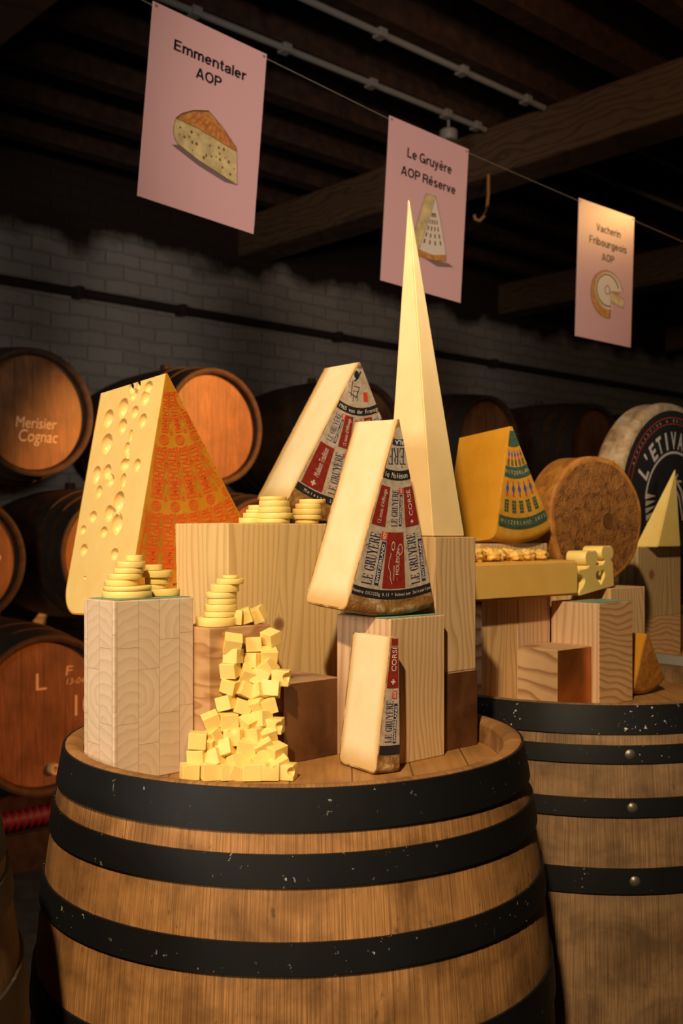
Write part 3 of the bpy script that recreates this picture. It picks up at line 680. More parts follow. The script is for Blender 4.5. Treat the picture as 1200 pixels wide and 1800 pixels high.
# ================================================================ CHEESES
def wedge(name, label, P1, P2, R, a0, a1, rho, c, m_paste, m_rind, rmin=.0015, n=26, mkind=None, bev=0):
    P1, P2 = Vector(P1), Vector(P2); t = (P2-P1); T = t.length; t.normalize()
    w = Vector((t.y, -t.x, 0)).normalized(); up = w.cross(t)
    root = empty(name, basis(w, t, up, P1-up*R), label, 'cheese')
    def arc(R, rho, c):
        pts = [(rmin, c)]
        for k in range(9): q = PI/2*k/8; pts.append((R-rho+rho*math.sin(q), c+rho-rho*math.cos(q)))
        for k in range(9): q = PI/2*k/8; pts.append((R-rho+rho*math.cos(q), T-c-rho+rho*math.sin(q)))
        pts.append((rmin, T-c)); return pts
    inner = arc(R-c, max(rho-c, .001), c); outer = arc(R, rho, 0)
    def spin(bm, prof, a0, a1):
        k = len(prof); rows = []
        for i in range(n+1):
            a = a0+(a1-a0)*i/n; rows.append([bm.verts.new((r*math.sin(a), y, R-r*math.cos(a))) for r, y in prof])
        for i in range(n):
            for j in range(k):
                bm.faces.new((rows[i][j], rows[i+1][j], rows[i+1][(j+1) % k], rows[i][(j+1) % k]))
        bm.faces.new(rows[0]); bm.faces.new(rows[-1])
    bm = bmesh.new(); spin(bm, inner, a0, a1); fin(bm); body = obj('paste', bm, m_paste, root, None, 30)
    bm = bmesh.new(); spin(bm, outer+inner[::-1], a0, a1); fin(bm); rind = obj('rind', bm, m_rind, root, None, 30)
    return root, body, rind, T
def pol(R, r, a): return (r*math.sin(a), R-r*math.cos(a))
def sector(R, r0, r1, a0, a1, n=14):
    return [[pol(R, r0, a0+(a1-a0)*i/n), pol(R, r1, a0+(a1-a0)*i/n), pol(R, r1, a0+(a1-a0)*(i+1)/n), pol(R, r0, a0+(a1-a0)*(i+1)/n)] for i in range(n)]
def radial(R, ps, r, a, off=0.0):                      # lettering climbing towards the apex; off moves it sideways
    x, z = pol(R, r, a); s = math.atan2(math.cos(a), -math.sin(a))
    return place([[(p[0], p[1]+off) for p in q] for q in ps], x, z, s)
def arctext(R, body, r, a_mid, h, adv, bold=0.0):
    out = []; x = -(len(body)-1)/2*adv
    for ch in body:
        if ch != ' ':
            a = a_mid+x/r; ps, wd = text(ch, bold)
            if ch in "lij.'": sc = .45*wd*h
            else: sc = min(wd*h, adv*.92)
            X, Z = pol(R, r, a); out += place([[(p[0]*min(wd*h, adv*.9)/wd, p[1]*h) for p in q] for q in ps], X, Z, a)
        x += adv
    return out
def inside(ps, R, a0, a1, r1):
    ok = []
    for p in ps:
        if all(a0 <= math.atan2(x, R-z) <= a1 and math.hypot(x, R-z) <= r1 for x, z in p): ok.append(p)
    return ok
D2R = math.radians

# ---- big holed wedge
eR = .355; eA0, eA1 = D2R(-12.2), D2R(30.8)
E0, eb, er, eT = wedge('holed_cheese_wedge', 'big yellow holed cheese wedge with orange printed rind, left on nearest barrel', P(293, 654, 1.5), P(177, 690, 1.65), eR, eA0, eA1, .045, .0022, M['emm'], M['ecrust'])
# eyes on the left cut face, given by (fraction across from the rear edge, fraction down) and half sizes
tdir = Vector((0, 1, 0)); rd = Vector((math.sin(eA0), 0, -math.cos(eA0)))
eyes = [(612,298,20,30),(600,268,13,24),(633,258,11,26),(680,262,18,29),(665,312,21,39),(562,360,25,50),(495,410,25,48),(617,378,17,31),(653,418,18,35),(560,445,21,40),(487,525,28,52),(597,488,10,32),(580,545,13,31),(584,578,10,18),(572,617,23,31),(627,622,16,31),(440,668,21,46),(490,652,20,37),(505,692,19,31),(563,695,14,38),(452,745,16,33),(543,792,25,52),(497,845,21,42),(535,893,25,52),(425,858,19,29),(475,928,17,27),(380,918,15,23),(383,1010,19,29),(524,1030,18,29),(388,1137,8,9)]
balls = []; inv = E0.matrix_basis.inverted(); cam_l = inv @ Vector((0, 0, EYE))
nrm = Vector((math.cos(eA0), 0, math.sin(eA0)))                 # into the cheese from the left cut face
for ex, ey, a, b in eyes:
    far = inv @ P(ex/2.6087, 580+ey/2.6087, 3.0); dv = far-cam_l; pl = Vector((0, 0, eR))
    p = cam_l+dv*((pl-cam_l).dot(nrm)/dv.dot(nrm))
    ra, rb = a/2.6087*.00172, b/2.6087*.00087; rm = (ra*rb)**.5
    balls.append((p+nrm*rm*.12, (rm*.80, ra*1.02, rb*1.02)))
subtract(eb, balls); eb.data.materials.clear(); eb.data.materials.append(M['emm'])
red = []; olv = []
for (r0, r1, da, a_off) in ((.028, .088, 15.5, 1.5), (.108, .184, 9.2, 2.2), (.204, .283, 5.9, 1.2)):
    rc = (r0+r1)/2; k = -9
    for k in range(-9, 10):
        a = D2R(9.3+a_off+k*da)
        if not (eA0-.02 < a < eA1+.02): continue
        wpx = min(.0125, da/57.3*rc*.52)
        t = fit('EMMENTALER', r1-r0, wpx, .028); red += radial(eR, t, rc, a)
        red += radial(eR, rect(-(r1-r0)/2, -wpx*.78, (r1-r0)/2, -wpx*.62), rc, a) + radial(eR, rect(-(r1-r0)/2, wpx*.62, (r1-r0)/2, wpx*.74), rc, a)
        x, z = pol(eR, r1+.0105, a); red += ring(x, z, .0052, .0078, 18)+ring(x, z, .0018, .0036, 12)
        ah = a+D2R(da/2); m = 3
        for j in range(m):
            rr = r0+(r1-r0)*(j+.5)/m; x, z = pol(eR, rr, ah); s = -.0+ah
            olv += place(ring(0, 0, .0085, .0098, 16, sx=.36)+ring(0, 0, .0045, .0056, 12, sx=.3), x, z, ah)
            x, z = pol(eR, r0+(r1-r0)*(j+1)/m, ah); red += ring(x, z, .0014, .003, 10)
red = inside(red, eR, eA0+.004, eA1-.004, eR); olv = inside(olv, eR, eA0+.004, eA1-.004, eR)
decal('red_print', red, M['orange_print'], E0, -.0006); decal('olive_print', olv, M['olive_print'], E0, -.0005)
decal('black_print', inside(arctext(eR, 'www.emmentaler.ch  e-e-r', .305, D2R(14), .0055, .0062), eR, eA0, eA1, eR), M['black'], E0, -.0006)

# ---- labelled hard-cheese wedges
def grprint(root, R, a0, a1, row1, row2, bands, top=None, rmin=0.0):
    """row1/row2: (kind, centre angle, half angle) with kind g (maker's word), or a white text on red"""
    decal('label_paper', sector(R, max(.012, rmin), .232, a0, a1), M['paper'], root, -.0004)
    blk = []; rd_ = []; nv = []; wh = []; rs = []
    for r0, r1, body, mid, h, adv in bands:
        decal('black_band', sector(R, r0, r1, a0, a1), M['black'], root, -.0007); wh += arctext(R, body, (r0+r1)/2, D2R(mid), h, adv)
    for r0, r1, row in ((.090, .142, row1), (.148, .221, row2)):
        rc = (r0+r1)/2; L = r1-r0
        for kind, mid, half in row:
            am = D2R(mid); hw = math.sin(D2R(half))*rc
            if kind == 'g':
                gp, gw = serif('LE GRUYÈRE', 1, 1); k = L*.93/gw; hh = hw*.92
                nv += radial(R, [[(x*k, y*hh) for x, y in p] for p in gp], rc, am, hw*.16)
                bar = hw*.40; nv_b = radial(R, rect(-L*.45, -hw*.92, L*.33, -hw*.92+bar), rc, am); nv += nv_b
                wh += radial(R, [[(x-L*.06, y) for x, y in p] for p in fit('SWITZERLAND', L*.70, bar*.62, .02)], rc, am, -hw*.92+bar*.5)
                rs += radial(R, rect(L*.36, -hw*.95, L*.50, -hw*.35), rc, am); wh += radial(R, [[(x+L*.43, y) for x, y in p] for p in fit('AOP', L*.12, hw*.30, .02)], rc, am, -hw*.65)
            else:
                rd_ += sector(R, r0, r1, max(a0, am-D2R(half)), min(a1, am+D2R(half)), 6)
                if kind == 'logo':
                    wh += radial(R, [[(x-L*.02, y) for x, y in p] for p in fit('MOLÉSON', L*.46, hw*.34, .0)], rc, am, -hw*.30)
                    wh += radial(R, [[(x-L*.22, y) for x, y in p] for p in fit('FROMAGERIE', L*.26, hw*.14)], rc, am, hw*.06)
                    pk = [(-.42, .20), (-.30, .42), (-.22, .38), (-.12, .62), (.0, .56), (.10, .40), (.14, .42)]
                    wh += radial(R, line([(x*L, y*hw) for x, y in pk], hw*.05), rc, am)
                    wh += radial(R, [[(x*1.0+L*.20, y-hw*.52) for x, y in p] for p in ring(0, 0, hw*.20, hw*.24, 18, sx=1.9)], rc, am)
                    wh += radial(R, [[(x+L*.26, y+hw*.2) for x, y in p] for p in ring(0, 0, hw*.13, hw*.17, 18, sx=2.2)], rc, am)
                    rs += radial(R, rect(-L*.36, -hw*.36, -L*.30, -hw*.26), rc, am)
                else:
                    cross = '+' in kind; body = kind.replace('+', '')
                    x0 = L*.10 if cross else 0
                    wh += radial(R, [[(x+x0, y) for x, y in p] for p in fit(body, L*(.66 if cross else .84), hw*.62, 0, .25 if 'Trad' in body else 0)], rc, am)
                    if cross: q = hw*.26; wh += radial(R, [[(x-L*.38, y) for x, y in p] for p in rect(-q, -q*.34, q, q*.34)+rect(-q*.34, -q, q*.34, q)], rc, am)
    e = .003
    for nm, ps, m, y in (('red_panels', rd_, 'red', -.0007), ('navy_lettering', nv, 'navy', -.0008), ('red_seals', rs, 'scarlet', -.0009), ('white_lettering', wh, 'white', -.0011)):
        ps = inside(ps, R, a0-1e-4, a1+1e-4, R)
        if ps: decal(nm, ps, M[m], root, y)
gR = .2605; g3 = .2575
g1 = (D2R(-29.7), D2R(27))
W2, _, _, T2 = wedge('labelled_cheese_wedge', 'pale hard cheese wedge leaning at the back, standing on the knotty pine block', P(632, 635, 1.655), P(571, 646, 1.74), gR-.002, g1[0], g1[1], .010, .0022, M['gruyere_front'], M['gcrust'])
grprint(W2, gR-.002, g1[0], g1[1], [('g', -22.5, 5.6), ('12 mois d\'Affinage', -11.3, 4.6), ('g', 0, 5.6), ('+CORSÉ', 11.3, 4.6), ('g', 21.5, 5)],
    [('+Moléson Tradition', -23.2, 5.4), ('g', -12.2, 5.2), ('logo', -.8, 5.4), ('g', 10.4, 5.2), ('+CORSÉ', 21, 5)],
    [(.074, .0865, 'Seit 1965 von der Fromagerie', -3, .0062, .0040), (.223, .2345, 'Moleson SA  Pringy  Switzerland', -2, .005, .0062)])
tp = line([(-.013, gR-.034), (-.016, gR-.058)], .0012)+line([(-.020, gR-.052), (-.006, gR-.060), (.0, gR-.044), (-.010, gR-.042)], .0012)+ring(-.006, gR-.024, .0, .0065, 14, sx=.7)+line([(.002, gR-.018), (-.004, gR-.030), (-.010, gR-.034)], .0022)+line([(-.012, gR-.066), (-.012, gR-.05), (-.004, gR-.05), (-.004, gR-.066)], .0008)
tp += place(rect(-.006, -.0035, .006, .0035), .021, gR-.045, .9)
decal('drawn_chalet', inside(tp, gR-.002, g1[0], g1[1], gR), M['black'], W2, -.0008)
decal('red_seal', place(rect(-.004, -.0075, .004, .0075), .012, gR-.058, .12), M['scarlet'], W2, -.0008)

g2 = (D2R(-17.0), D2R(15.7))
W3, _, _, T3 = wedge('labelled_cheese_wedge', 'pale hard cheese wedge in front, standing on the pine block with the mint paper', P(701, 735, 1.345), P(624, 740, 1.4235), g3, g2[0], g2[1], .010, .0022, M['gruyere_front'], M['gcrust'])
grprint(W3, g3, g2[0], g2[1], [("12 mois d'Affinage", -11.8, 4.6), ('g', -.6, 5.4), ('+CORSÉ', 11.0, 4.6)], [('g', -11.3, 5.6), ('logo', -.2, 5.0), ('g', 10.2, 4.9)],
    [(.068, .0805, 'erie Moléson SA', -.5, .0072, .0037), (.223, .2345, 'Numéro OIC1233g 5.11 * Schweizer Switzerland', -.5, .0042, .0030)])
gp, gw = serif('YÈRE', .021, .0088)
decal('upturned_lettering', inside(place(gp, .001, g3-.049, PI+.03), g3, g2[0], g2[1], g3), M['navy'], W3, -.0008)
decal('navy_strip', sector(g3, .0275, .0355, g2[0], g2[1], 6), M['navy'], W3, -.0008)
decal('strip_lettering', inside(place(fit('RLA', .014, .0055, .02), .001, g3-.0315, PI), g3, g2[0], g2[1], gR), M['white'], W3, -.0011)

# ---- small slice in front: a truncated narrow sector
sR = .240
FB = P(662, 1365, 1.277); tt = Vector((-.55, .835, 0)).normalized(); ww = Vector((tt.y, -tt.x, 0)); ap = Vector((FB.x, FB.y, ZT))+ww*.0317+Vector((0, 0, sR))
s0, s1 = D2R(-7.75), D2R(.75)
W4, _, _, T4 = wedge('labelled_cheese_slice', 'narrow pale cheese slice standing upright at the front rim of the nearest barrel', ap, ap+tt*.085, sR, s0, s1, .009, .0020, M['gruyere_slice'], M['gcrust'], rmin=.0715)
R = sR
decal('label_paper', sector(R, .0716, .217, s0, s1), M['paper'], W4, -.0004)
decal('red_panel', sector(R, .0725, .134, D2R(-7.4), D2R(.3), 4), M['red'], W4, -.0007)
decal('black_band', sector(R, .2045, .2165, s0, s1, 5), M['black'], W4, -.0007)
am = D2R(-3.5); gp, gw = serif('LE GRUYÈRE', 1, 1); k = .052/gw
nv = radial(R, [[(x*k, y*.0105) for x, y in p] for p in gp], .175, am, .0030)+radial(R, rect(-.027, -.0088, .022, -.0038), .175, am)
decal('navy_lettering', nv, M['navy'], W4, -.0008)
decal('red_seal', radial(R, rect(-.005, -.007, .005, .000), .142, am), M['scarlet'], W4, -.0008)
wh = radial(R, [[(x-.003, y) for x, y in p] for p in fit('SWITZERLAND', .044, .0032, .02)], .175, am, -.0063)+radial(R, [[(x+.006, y) for x, y in p] for p in fit('CORSÉ', .032, .0072)], .103, D2R(-3.4))
q = .0032; wh += radial(R, [[(x-.023, y) for x, y in p] for p in rect(-q, -q*.34, q, q*.34)+rect(-q*.34, -q, q*.34, q)], .103, D2R(-3.4)) + radial(R, fit('AOP', .008, .004, .02), .142, am, -.0035)
decal('white_lettering', wh, M['white'], W4, -.0011)

# ---- tall pyramid
b = [uv(1.0505, .961, 1.2134), uv(1.117, .961, 1.2134), uv(1.117, 1.053, 1.2134), uv(1.0505, 1.053, 1.2134)]
cen = sum(b, Vector())/4; apx = P(718, 352, 1.465)
bm = bmesh.new(); vs = [bm.verts.new(p-cen) for p in b]; tips = []
for p in b: tips.append(bm.verts.new(apx-cen+(p-cen)*.022))
for i in range(4): bm.faces.new((vs[i], vs[(i+1) % 4], tips[(i+1) % 4], tips[i]))
bm.faces.new(vs); bm.faces.new(tips); fin(bm)
bmesh.ops.bevel(bm, geom=list(bm.edges), offset=.0016, segments=2, affect='EDGES')
tag(obj('cheese_pyramid', bm, M['tower'], None, Matrix.Translation(cen), 40), 'very tall slender cream cheese pyramid rising in front of the second sign', 'cheese')

# ---- amber wedge with green prints
oR = .222; oA = (D2R(-16.3), D2R(25.6))
W5, ob, orr, T5 = wedge('printed_cheese_wedge', 'amber cheese wedge with green and blue printed rind, at the back of the second barrel', P(897, 742, 1.9), P(808, 763, 2.0), oR, oA[0], oA[1], .016, .004, M['amber'], M['acrust'], rmin=.008)
for o in (orr,):
    pass
gr = []
for r0, r1, e in ((.016, .046, .03), (.083, .104, .02), (.176, .194, .01)): decal('green_band', sector(oR, r0, r1, oA[0]+e, oA[1]-.004, 14), M['green_print'], W5, -.0006)
bl = []; sc = []; bot = []
for i in range(40):
    a = oA[0]+(i+.5)/40*(oA[1]-oA[0]); x, z = pol(oR, .195, a); bot += disc(x, z, .0024, 8)
for r0, da in ((.0605, 7.6), (.124, 7.4)):
    for k in range(-4, 5):
        a = D2R(4.6+k*da); x, z = pol(oR, r0, a); s = .6 if r0 < .1 else 1
        bl += place([[(0, .011*s), (.0042*s, 0), (0, -.011*s), (-.0042*s, 0)]], x, z, a)
        sc += place(disc(0, -.0115*s, .0034*s, 8)+disc(0, .012*s, .0024*s, 8), x, z, a)
decal('green_scallops', inside(bot, oR, oA[0]+.01, oA[1]-.005, oR), M['green_print'], W5, -.0006)
for r0, da in ((.0755, 7.6), (.156, 7.4)):
    gr = []
    for k in range(-4, 5):
        a = D2R(4.6+k*da); x, z = pol(oR, r0, a); s = .5 if r0 < .1 else 1
        for j in range(4): gr += place(disc(-.0028*s, (j-1.5)*.006*s, .0031*s, 7)+disc(.0028*s, (j-1.5)*.006*s, .0031*s, 7), x, z, a)
        sc += place(disc(-.004*s, 0, .0022*s, 7), x, z, a)
    decal('green_print', inside(gr, oR, oA[0]+.01, oA[1]-.005, oR), M['green_print'], W5, -.0006)
wh = arctext(oR, 'SWITZERLAND', .0935, D2R(5), .007, .0075)+arctext(oR, 'SWITZERLAND SWISS', .185, D2R(5), .007, .0085)
for wq in (arctext(oR, 'SWITZERLAND', .0935, D2R(5), .007, .0075), arctext(oR, 'SWITZERLAND SWISS', .185, D2R(5), .007, .0085)): decal('pale_lettering', inside(wq, oR, oA[0]+.01, oA[1]-.005, oR), M['wheel_pale'], W5, -.0009)
for nm, ps, m, y in (('blue_print', bl, 'blue_print', -.0006), ('red_dots', sc, 'scarlet', -.0005)):
    decal(nm, inside(ps, oR, oA[0]+.01, oA[1]-.005, oR), M[m], W5, y)

# ---- brown-rinded wedge lying at the right of the second barrel
W6, _, _, _ = wedge('brown_cheese_wedge', 'small cheese wedge with a rough brown rind, right end of the second barrel head', P(1138, 1108, 1.914), P(1138, 1108, 1.914)+uv(0, .047), .114, D2R(-24), D2R(33), .012, .003, M['amber'], M['wheel'], rmin=.003)
W6.location.z = ZT+.001

# ---- golden half wheel with crumbled chunks on top
u0, u1, v0, v1 = 1.255, 1.560, 1.078, 1.184
mtx = Matrix.Translation(uv((u0+u1)/2, v0, 1.1082)) @ RZ; Lh = (u1-u0)/2; Tn = .062
bm = bmesh.new(); poly = [(-Lh, 0), (Lh, 0)]
for k in range(1, 24): q = PI*k/24; poly.append((Lh*math.cos(q), .018+(v1-v0-.018)*math.sin(q)**.6))
A = [bm.verts.new((x, y, 0)) for x, y in poly]; B = [bm.verts.new((x, y, Tn)) for x, y in poly]
for i in range(len(poly)): bm.faces.new((A[i], A[(i+1) % len(poly)], B[(i+1) % len(poly)], B[i]))
bm.faces.new(A); bm.faces.new(B); fin(bm)
bmesh.ops.bevel(bm, geom=[e for e in bm.edges if e.calc_face_angle(0) > .8], offset=.004, segments=2, affect='EDGES')
tag(obj('half_cheese_wheel', bm, M['half'], None, mtx, 40), 'golden half cheese wheel lying flat, its cut side to the front, heaped with chunks', 'cheese')
# the chunks
def blob(seed):
    r = random.Random(seed); bm = bmesh.new(); bmesh.ops.create_icosphere(bm, subdivisions=3, radius=.013)
    ph = [r.uniform(0, 6) for _ in range(6)]
    for v in bm.verts:
        d = v.co.normalized(); k = 1+.22*math.sin(5*d.x+ph[0])*math.sin(6*d.y+ph[1])+.16*math.sin(9*d.z+ph[2]+4*d.x)
        v.co = Vector((d.x*1.15, d.y, d.z*.75))*.013*k
    me = bpy.data.meshes.new('cheese_chunk'); bm.to_mesh(me); bm.free(); me.materials.append(M['half']); me.shade_smooth(); return me
bl3 = [blob(k) for k in range(4)]
r = random.Random(5); placed = []
zt = 1.1082+Tn
for i in range(400):
    if len(placed) >= 26: break
    u = r.uniform(1.275, 1.515); v = r.uniform(1.105, 1.168)
    if all(math.hypot(u-a, (v-b_)) > .0225 for a, b_ in placed): placed.append((u, v))
for i, (u, v) in enumerate(placed):
    o = bpy.data.objects.new('cheese_chunk', bl3[i % 4]); C.objects.link(o)
    o.location = uv(u, v, zt+.0088); o.rotation_euler = (0, 0, r.uniform(0, 6)); s = r.uniform(.92, 1.2)*(1.15 if u < 1.40 else .95); o.scale = (s, s, s); o.location.z = zt+.0094*s
    tag(o, 'crumbled yellow cheese chunk in the heap on the golden half wheel', 'cheese', 'chunks heaped on the half wheel')

# ---- cheese cut with hearts and clovers
def fretwork():
    def spl(cu, pts):
        s = cu.splines.new('POLY'); s.points.add(len(pts)-1); s.use_cyclic_u = True
        for p, (x, y) in zip(s.points, pts): p.co = (x, y, 0, 1)
    def heart(cx, cy, w):
        out = []
        for i in range(28):
            t = 2*PI*i/28; out.append((cx+w*.5*math.sin(t)**3, cy+w*(13*math.cos(t)-5*math.cos(2*t)-2*math.cos(3*t)-math.cos(4*t))/34))
        return out
    cu = bpy.data.curves.new('f', 'CURVE'); cu.dimensions = '2D'; cu.fill_mode = 'BOTH'; cu.extrude = .019; cu.bevel_depth = .001; cu.bevel_resolution = 1
    def lobe(cx, cy):
        out = []
        for (ax, ay, q0, q1) in ((cx+.0125, cy, -120, 75), (cx-.0125, cy, 105, 300)):
            pass
        q = lambda ox, oy, a, b: [(cx+ox+.0118*math.cos(D2R(a+(b-a)*i/10)), cy+oy+.0118*math.sin(D2R(a+(b-a)*i/10))) for i in range(11)]
        return q(.0105, 0, -105, 118)+q(-.0105, .002, 62, 285)
    outl = [(0, 0), (.126, 0), (.126, .042), (.121, .047)]+lobe(.1085, .0625)+[(.096, .047), (.090, .043), (.068, .043), (.062, .046)]+lobe(.049, .0605)+[(.037, .046), (.030, .043), (.0, .044), (.0, .039), (.011, .036), (.021, .029), (.022, .021), (.013, .012), (.0, .006)]
    spl(cu, outl); spl(cu, heart(.0785, .0225, .036))
    o = bpy.data.objects.new('f', cu); C.objects.link(o); bpy.context.view_layer.update()
    me = bpy.data.meshes.new_from_object(o.evaluated_get(bpy.context.evaluated_depsgraph_get())); bpy.data.objects.remove(o)
    me.materials.clear(); me.materials.append(M['slice'])
    for v in me.vertices: v.co = Vector((v.co.x, -v.co.z+.02, v.co.y))
    bm = bmesh.new(); bm.from_mesh(me); fin(bm); bm.to_mesh(me); bm.free()
    return me
pl, pr = P(1019, 1046, 1.86), P(1083, 1027.5, 1.96)
wx = (pr-pl).normalized(); wy = Vector((-wx.y, wx.x, 0)).normalized(); wz = wx.cross(wy)
fo = bpy.data.objects.new('fretwork_cheese', fretwork()); C.objects.link(fo); fo.matrix_world = basis(wx, wy, wz, pl)
tag(fo, 'yellow cheese block cut with clover tops and a heart shaped hole', 'cheese')

# ---- wheels on edge
def wheel(name, label, ctr, w, R, T, m_rim, m_face, dent=0.0, rho=.02):
    w = Vector((*w, 0)).normalized(); t = Vector((-w.y, w.x, 0))
    root = empty(name, basis(w, t, AZ, ctr-AZ*R), label, 'cheese')
    bm = bmesh.new(); prof = [(0, 0), (R-rho*1.6, 0)]
    for k in range(7): q = PI/2*k/6; prof.append((R-rho+rho*math.sin(q), rho-rho*math.cos(q)))
    prof += [(R*.985, T*.5)]
    for k in range(7): q = PI/2*k/6; prof.append((R-rho+rho*math.cos(q), T-rho+rho*math.sin(q)))
    prof += [(0, T)]
    n = 96; rr = random.Random(3); rows = []
    for i in range(n):
        a = 2*PI*i/n; j = 1+dent*math.sin(3*a+1)+dent*.7*math.sin(7*a)
        rows.append([bm.verts.new((r_*j*math.cos(a), y, R+r_*j*math.sin(a))) for r_, y in prof])
    for i in range(n):
        for j in range(len(prof)-1):
            f = bm.faces.new((rows[i][j], rows[(i+1) % n][j], rows[(i+1) % n][j+1], rows[i][j+1])); f.material_index = 1 if j < 1 else 0
    fin(bm); obj('rind', bm, [m_rim, m_face], root, None, 50); return root
WS = wheel('round_cheese', 'russet brown cheese wheel standing on edge in the middle of the second barrel', P(1050, 910, 2.03), (.84, .54), .1275, .072, M['wheel'], M['wheel_face'], .010, .007)
WS.location.z = 1.1155-.001
bm = bmesh.new(); lathe(bm, [(0, .0), (.0125, 0), (.015, .0012)], 24)
obj('thumb_mark', bm, M['dimple'], WS, basis(Vector((1.0,0,0)), Vector((0,0,1.0)), Vector((0,-1,0)), Vector((.028, -.0012, .1275))))
u_, d_ = ray_v(1186, 1.385)
WV_ = wheel('round_cheese', 'large tan cheese wheel with a round black label, standing at the right edge', P(1186, 894, d_), (UX, UY), .272, .080, M['wheel_pale'], M['wheel_pale'], .003, .02)
WV_.location.z = WV_.location.z
R = .272; o = WV_; q = [[(x, z+R) for x, z in p] for p in ring(0, 0, 0, .250, 72)]
decal('black_label', q, M['label_black'], o, -.0006)
up = lambda ps: [[(x, z+R) for x, z in p] for p in ps]
decal('red_rings', up(ring(0, 0, .231, .2328, 64)+ring(0, 0, .215, .2168, 64)), M['scarlet'], o, -.0010)
def arc_up(body, r, mid, h, adv, bold=.03):
    out = []; x = -(len(body)-1)/2*adv
    for ch in body:
        if ch == ' ': x += adv; continue
        a = mid-x/r; ps, wd = text(ch, bold); wch = min(wd*h, adv*.74)
        if ch == "'": wch = .008
        out += place([[(p[0]*wch/wd, p[1]*h) for p in g] for g in ps], r*math.cos(a), r*math.sin(a), a-PI/2); x += adv
    return out
wt = arc_up("L'ETIVAZ", .174, D2R(110), .042, .0345)
decal('white_arc', up(ring(0, 0, .140, .146, 40, .15, PI-.15)), M['white'], o, -.0012)
decal('small_lettering', up(arc_up('APPELLATION D ORIGINE PROTEGEE', .2235, PI/2, .007, .0165, 0)), M['white'], o, -.0012)
em = []
for k in range(9):
    a = PI*.92+k*.13; em += [[(.142*math.cos(a), .142*math.sin(a)), (.142*math.cos(a+.10), .142*math.sin(a+.10)), (.098*math.cos(a-.06), .098*math.sin(a-.06))]]
em += line([(-.055, -.03), (-.030, .045), (.0, .075), (.03, .045), (.055, -.03)], .008)+line([(-.036, -.03), (-.018, .03), (0, .05), (.018, .03), (.036, -.03)], .006)+line([(-.03, .07), (.03, .07)], .005)+line([(-.012, .088), (.012, .062)], .005)+line([(-.012, .062), (.012, .088)], .005)
decal('white_lettering', up(wt), M['white'], o, -.0012); decal('white_emblem', up(em), M['white'], o, -.0012)

# ---- yellow pyramid at the right edge
bp = [P(1155, 957, 2.425), P(1250, 957, 2.50), None, P(1127, 957, 2.455)]
bp = [Vector((p.x, p.y, 1.1845)) if p else None for p in bp]; bp[3] = bp[0]+uv(-.012, .052); bp[1] = bp[0]+uv(.105, .0); bp[2] = bp[1]+bp[3]-bp[0]
cen = sum(bp, Vector())/4; apx = P(1187, 820, 2.48)
bm = bmesh.new(); vs = [bm.verts.new(p-cen) for p in bp]; tp = bm.verts.new(apx-cen)
for i in range(4): bm.faces.new((vs[i], vs[(i+1) % 4], tp))
bm.faces.new(vs); fin(bm); bmesh.ops.bevel(bm, geom=list(bm.edges), offset=.002, segments=2, affect='EDGES')
tag(obj('cheese_pyramid', bm, M['slice'], None, Matrix.Translation(cen), 40), 'short yellow cheese pyramid at the right edge, in front of the black labelled wheel', 'cheese')

# ---- thin round slices in stacks
ORD = ['first', 'second', 'third', 'fourth', 'fifth', 'sixth', 'seventh', 'eighth', 'ninth', 'tenth', 'eleventh', 'twelfth']
def make_slice():
    bm = bmesh.new(); lathe(bm, [(0, 0), (.985, 0), (1, .06), (1, .94), (.985, 1), (0, 1)], 40); fin(bm)
    me = bpy.data.meshes.new('cheese_slice'); bm.to_mesh(me); bm.free(); me.materials.append(M['slice']); me.shade_smooth(); me.set_sharp_from_angle(angle=D2R(35)); return me
SM = make_slice()
def stack(items, z, where, grp, d=None, v=None):
    n = len(items)
    for i, (xc, w, th) in enumerate(items):
        dd = d if d else ray_v(xc, v)[1]
        o = bpy.data.objects.new('cheese_slice', SM); C.objects.link(o); p = P(xc, HY, dd)
        t = th*dd/F*.97; o.location = (p.x, p.y, z+.0004); o.scale = (w/2*dd/F, w/2*dd/F, t-.0004); o.rotation_euler = (0, 0, i*1.3); z += t
        k = n-1-i; pos = 'topmost' if k == 0 else ('lowest' if i == 0 else ORD[k]+' from the top')
        tag(o, 'round cheese slice, %s of the %s' % (pos, where), 'cheese slice', grp)
stack([(223, 86, 13), (224, 84, 9), (214, 61, 11), (220, 60, 11), (226, 52, 10), (230, 50, 12), (235.5, 31, 11)], 1.1386, 'front stack on the end grain block', 'slices stacked on the end grain block', d=1.290)
stack([(289, 54, 13), (274, 38, 8), (276, 42, 12), (276, 51, 13), (270, 30, 10)], 1.1386, 'rear stack on end grain block', 'slices stacked on the end grain block', d=1.330)
stack([(381, 73, 16), (387, 58, 10), (388, 57, 13), (390, 51, 11), (389, 54, 11), (395, 51, 14), (404, 48, 10), (405, 29, 6)], 1.1001, 'tall stack above the cubes', 'slices stacked on the wavy block', d=1.335)
stack([(481, 57, 8), (484, 61, 11), (482, 57, 11), (482, 54, 11), (480, 48, 7)], 1.2322, 'middle stack on the knotty block', 'slices stacked on the knotty block', v=1.164)
stack([(441, 43, 10), (448, 42, 9), (452, 40, 6), (454, 36, 8)], 1.2322, 'left stepped stack on the knotty block', 'slices stacked on the knotty block', v=1.190)
stack([(539, 42, 7), (540, 50, 9), (540, 52, 11), (542, 47, 9), (549, 47, 8)], 1.2322, 'right stack on the knotty block', 'slices stacked on the knotty block', v=1.164)

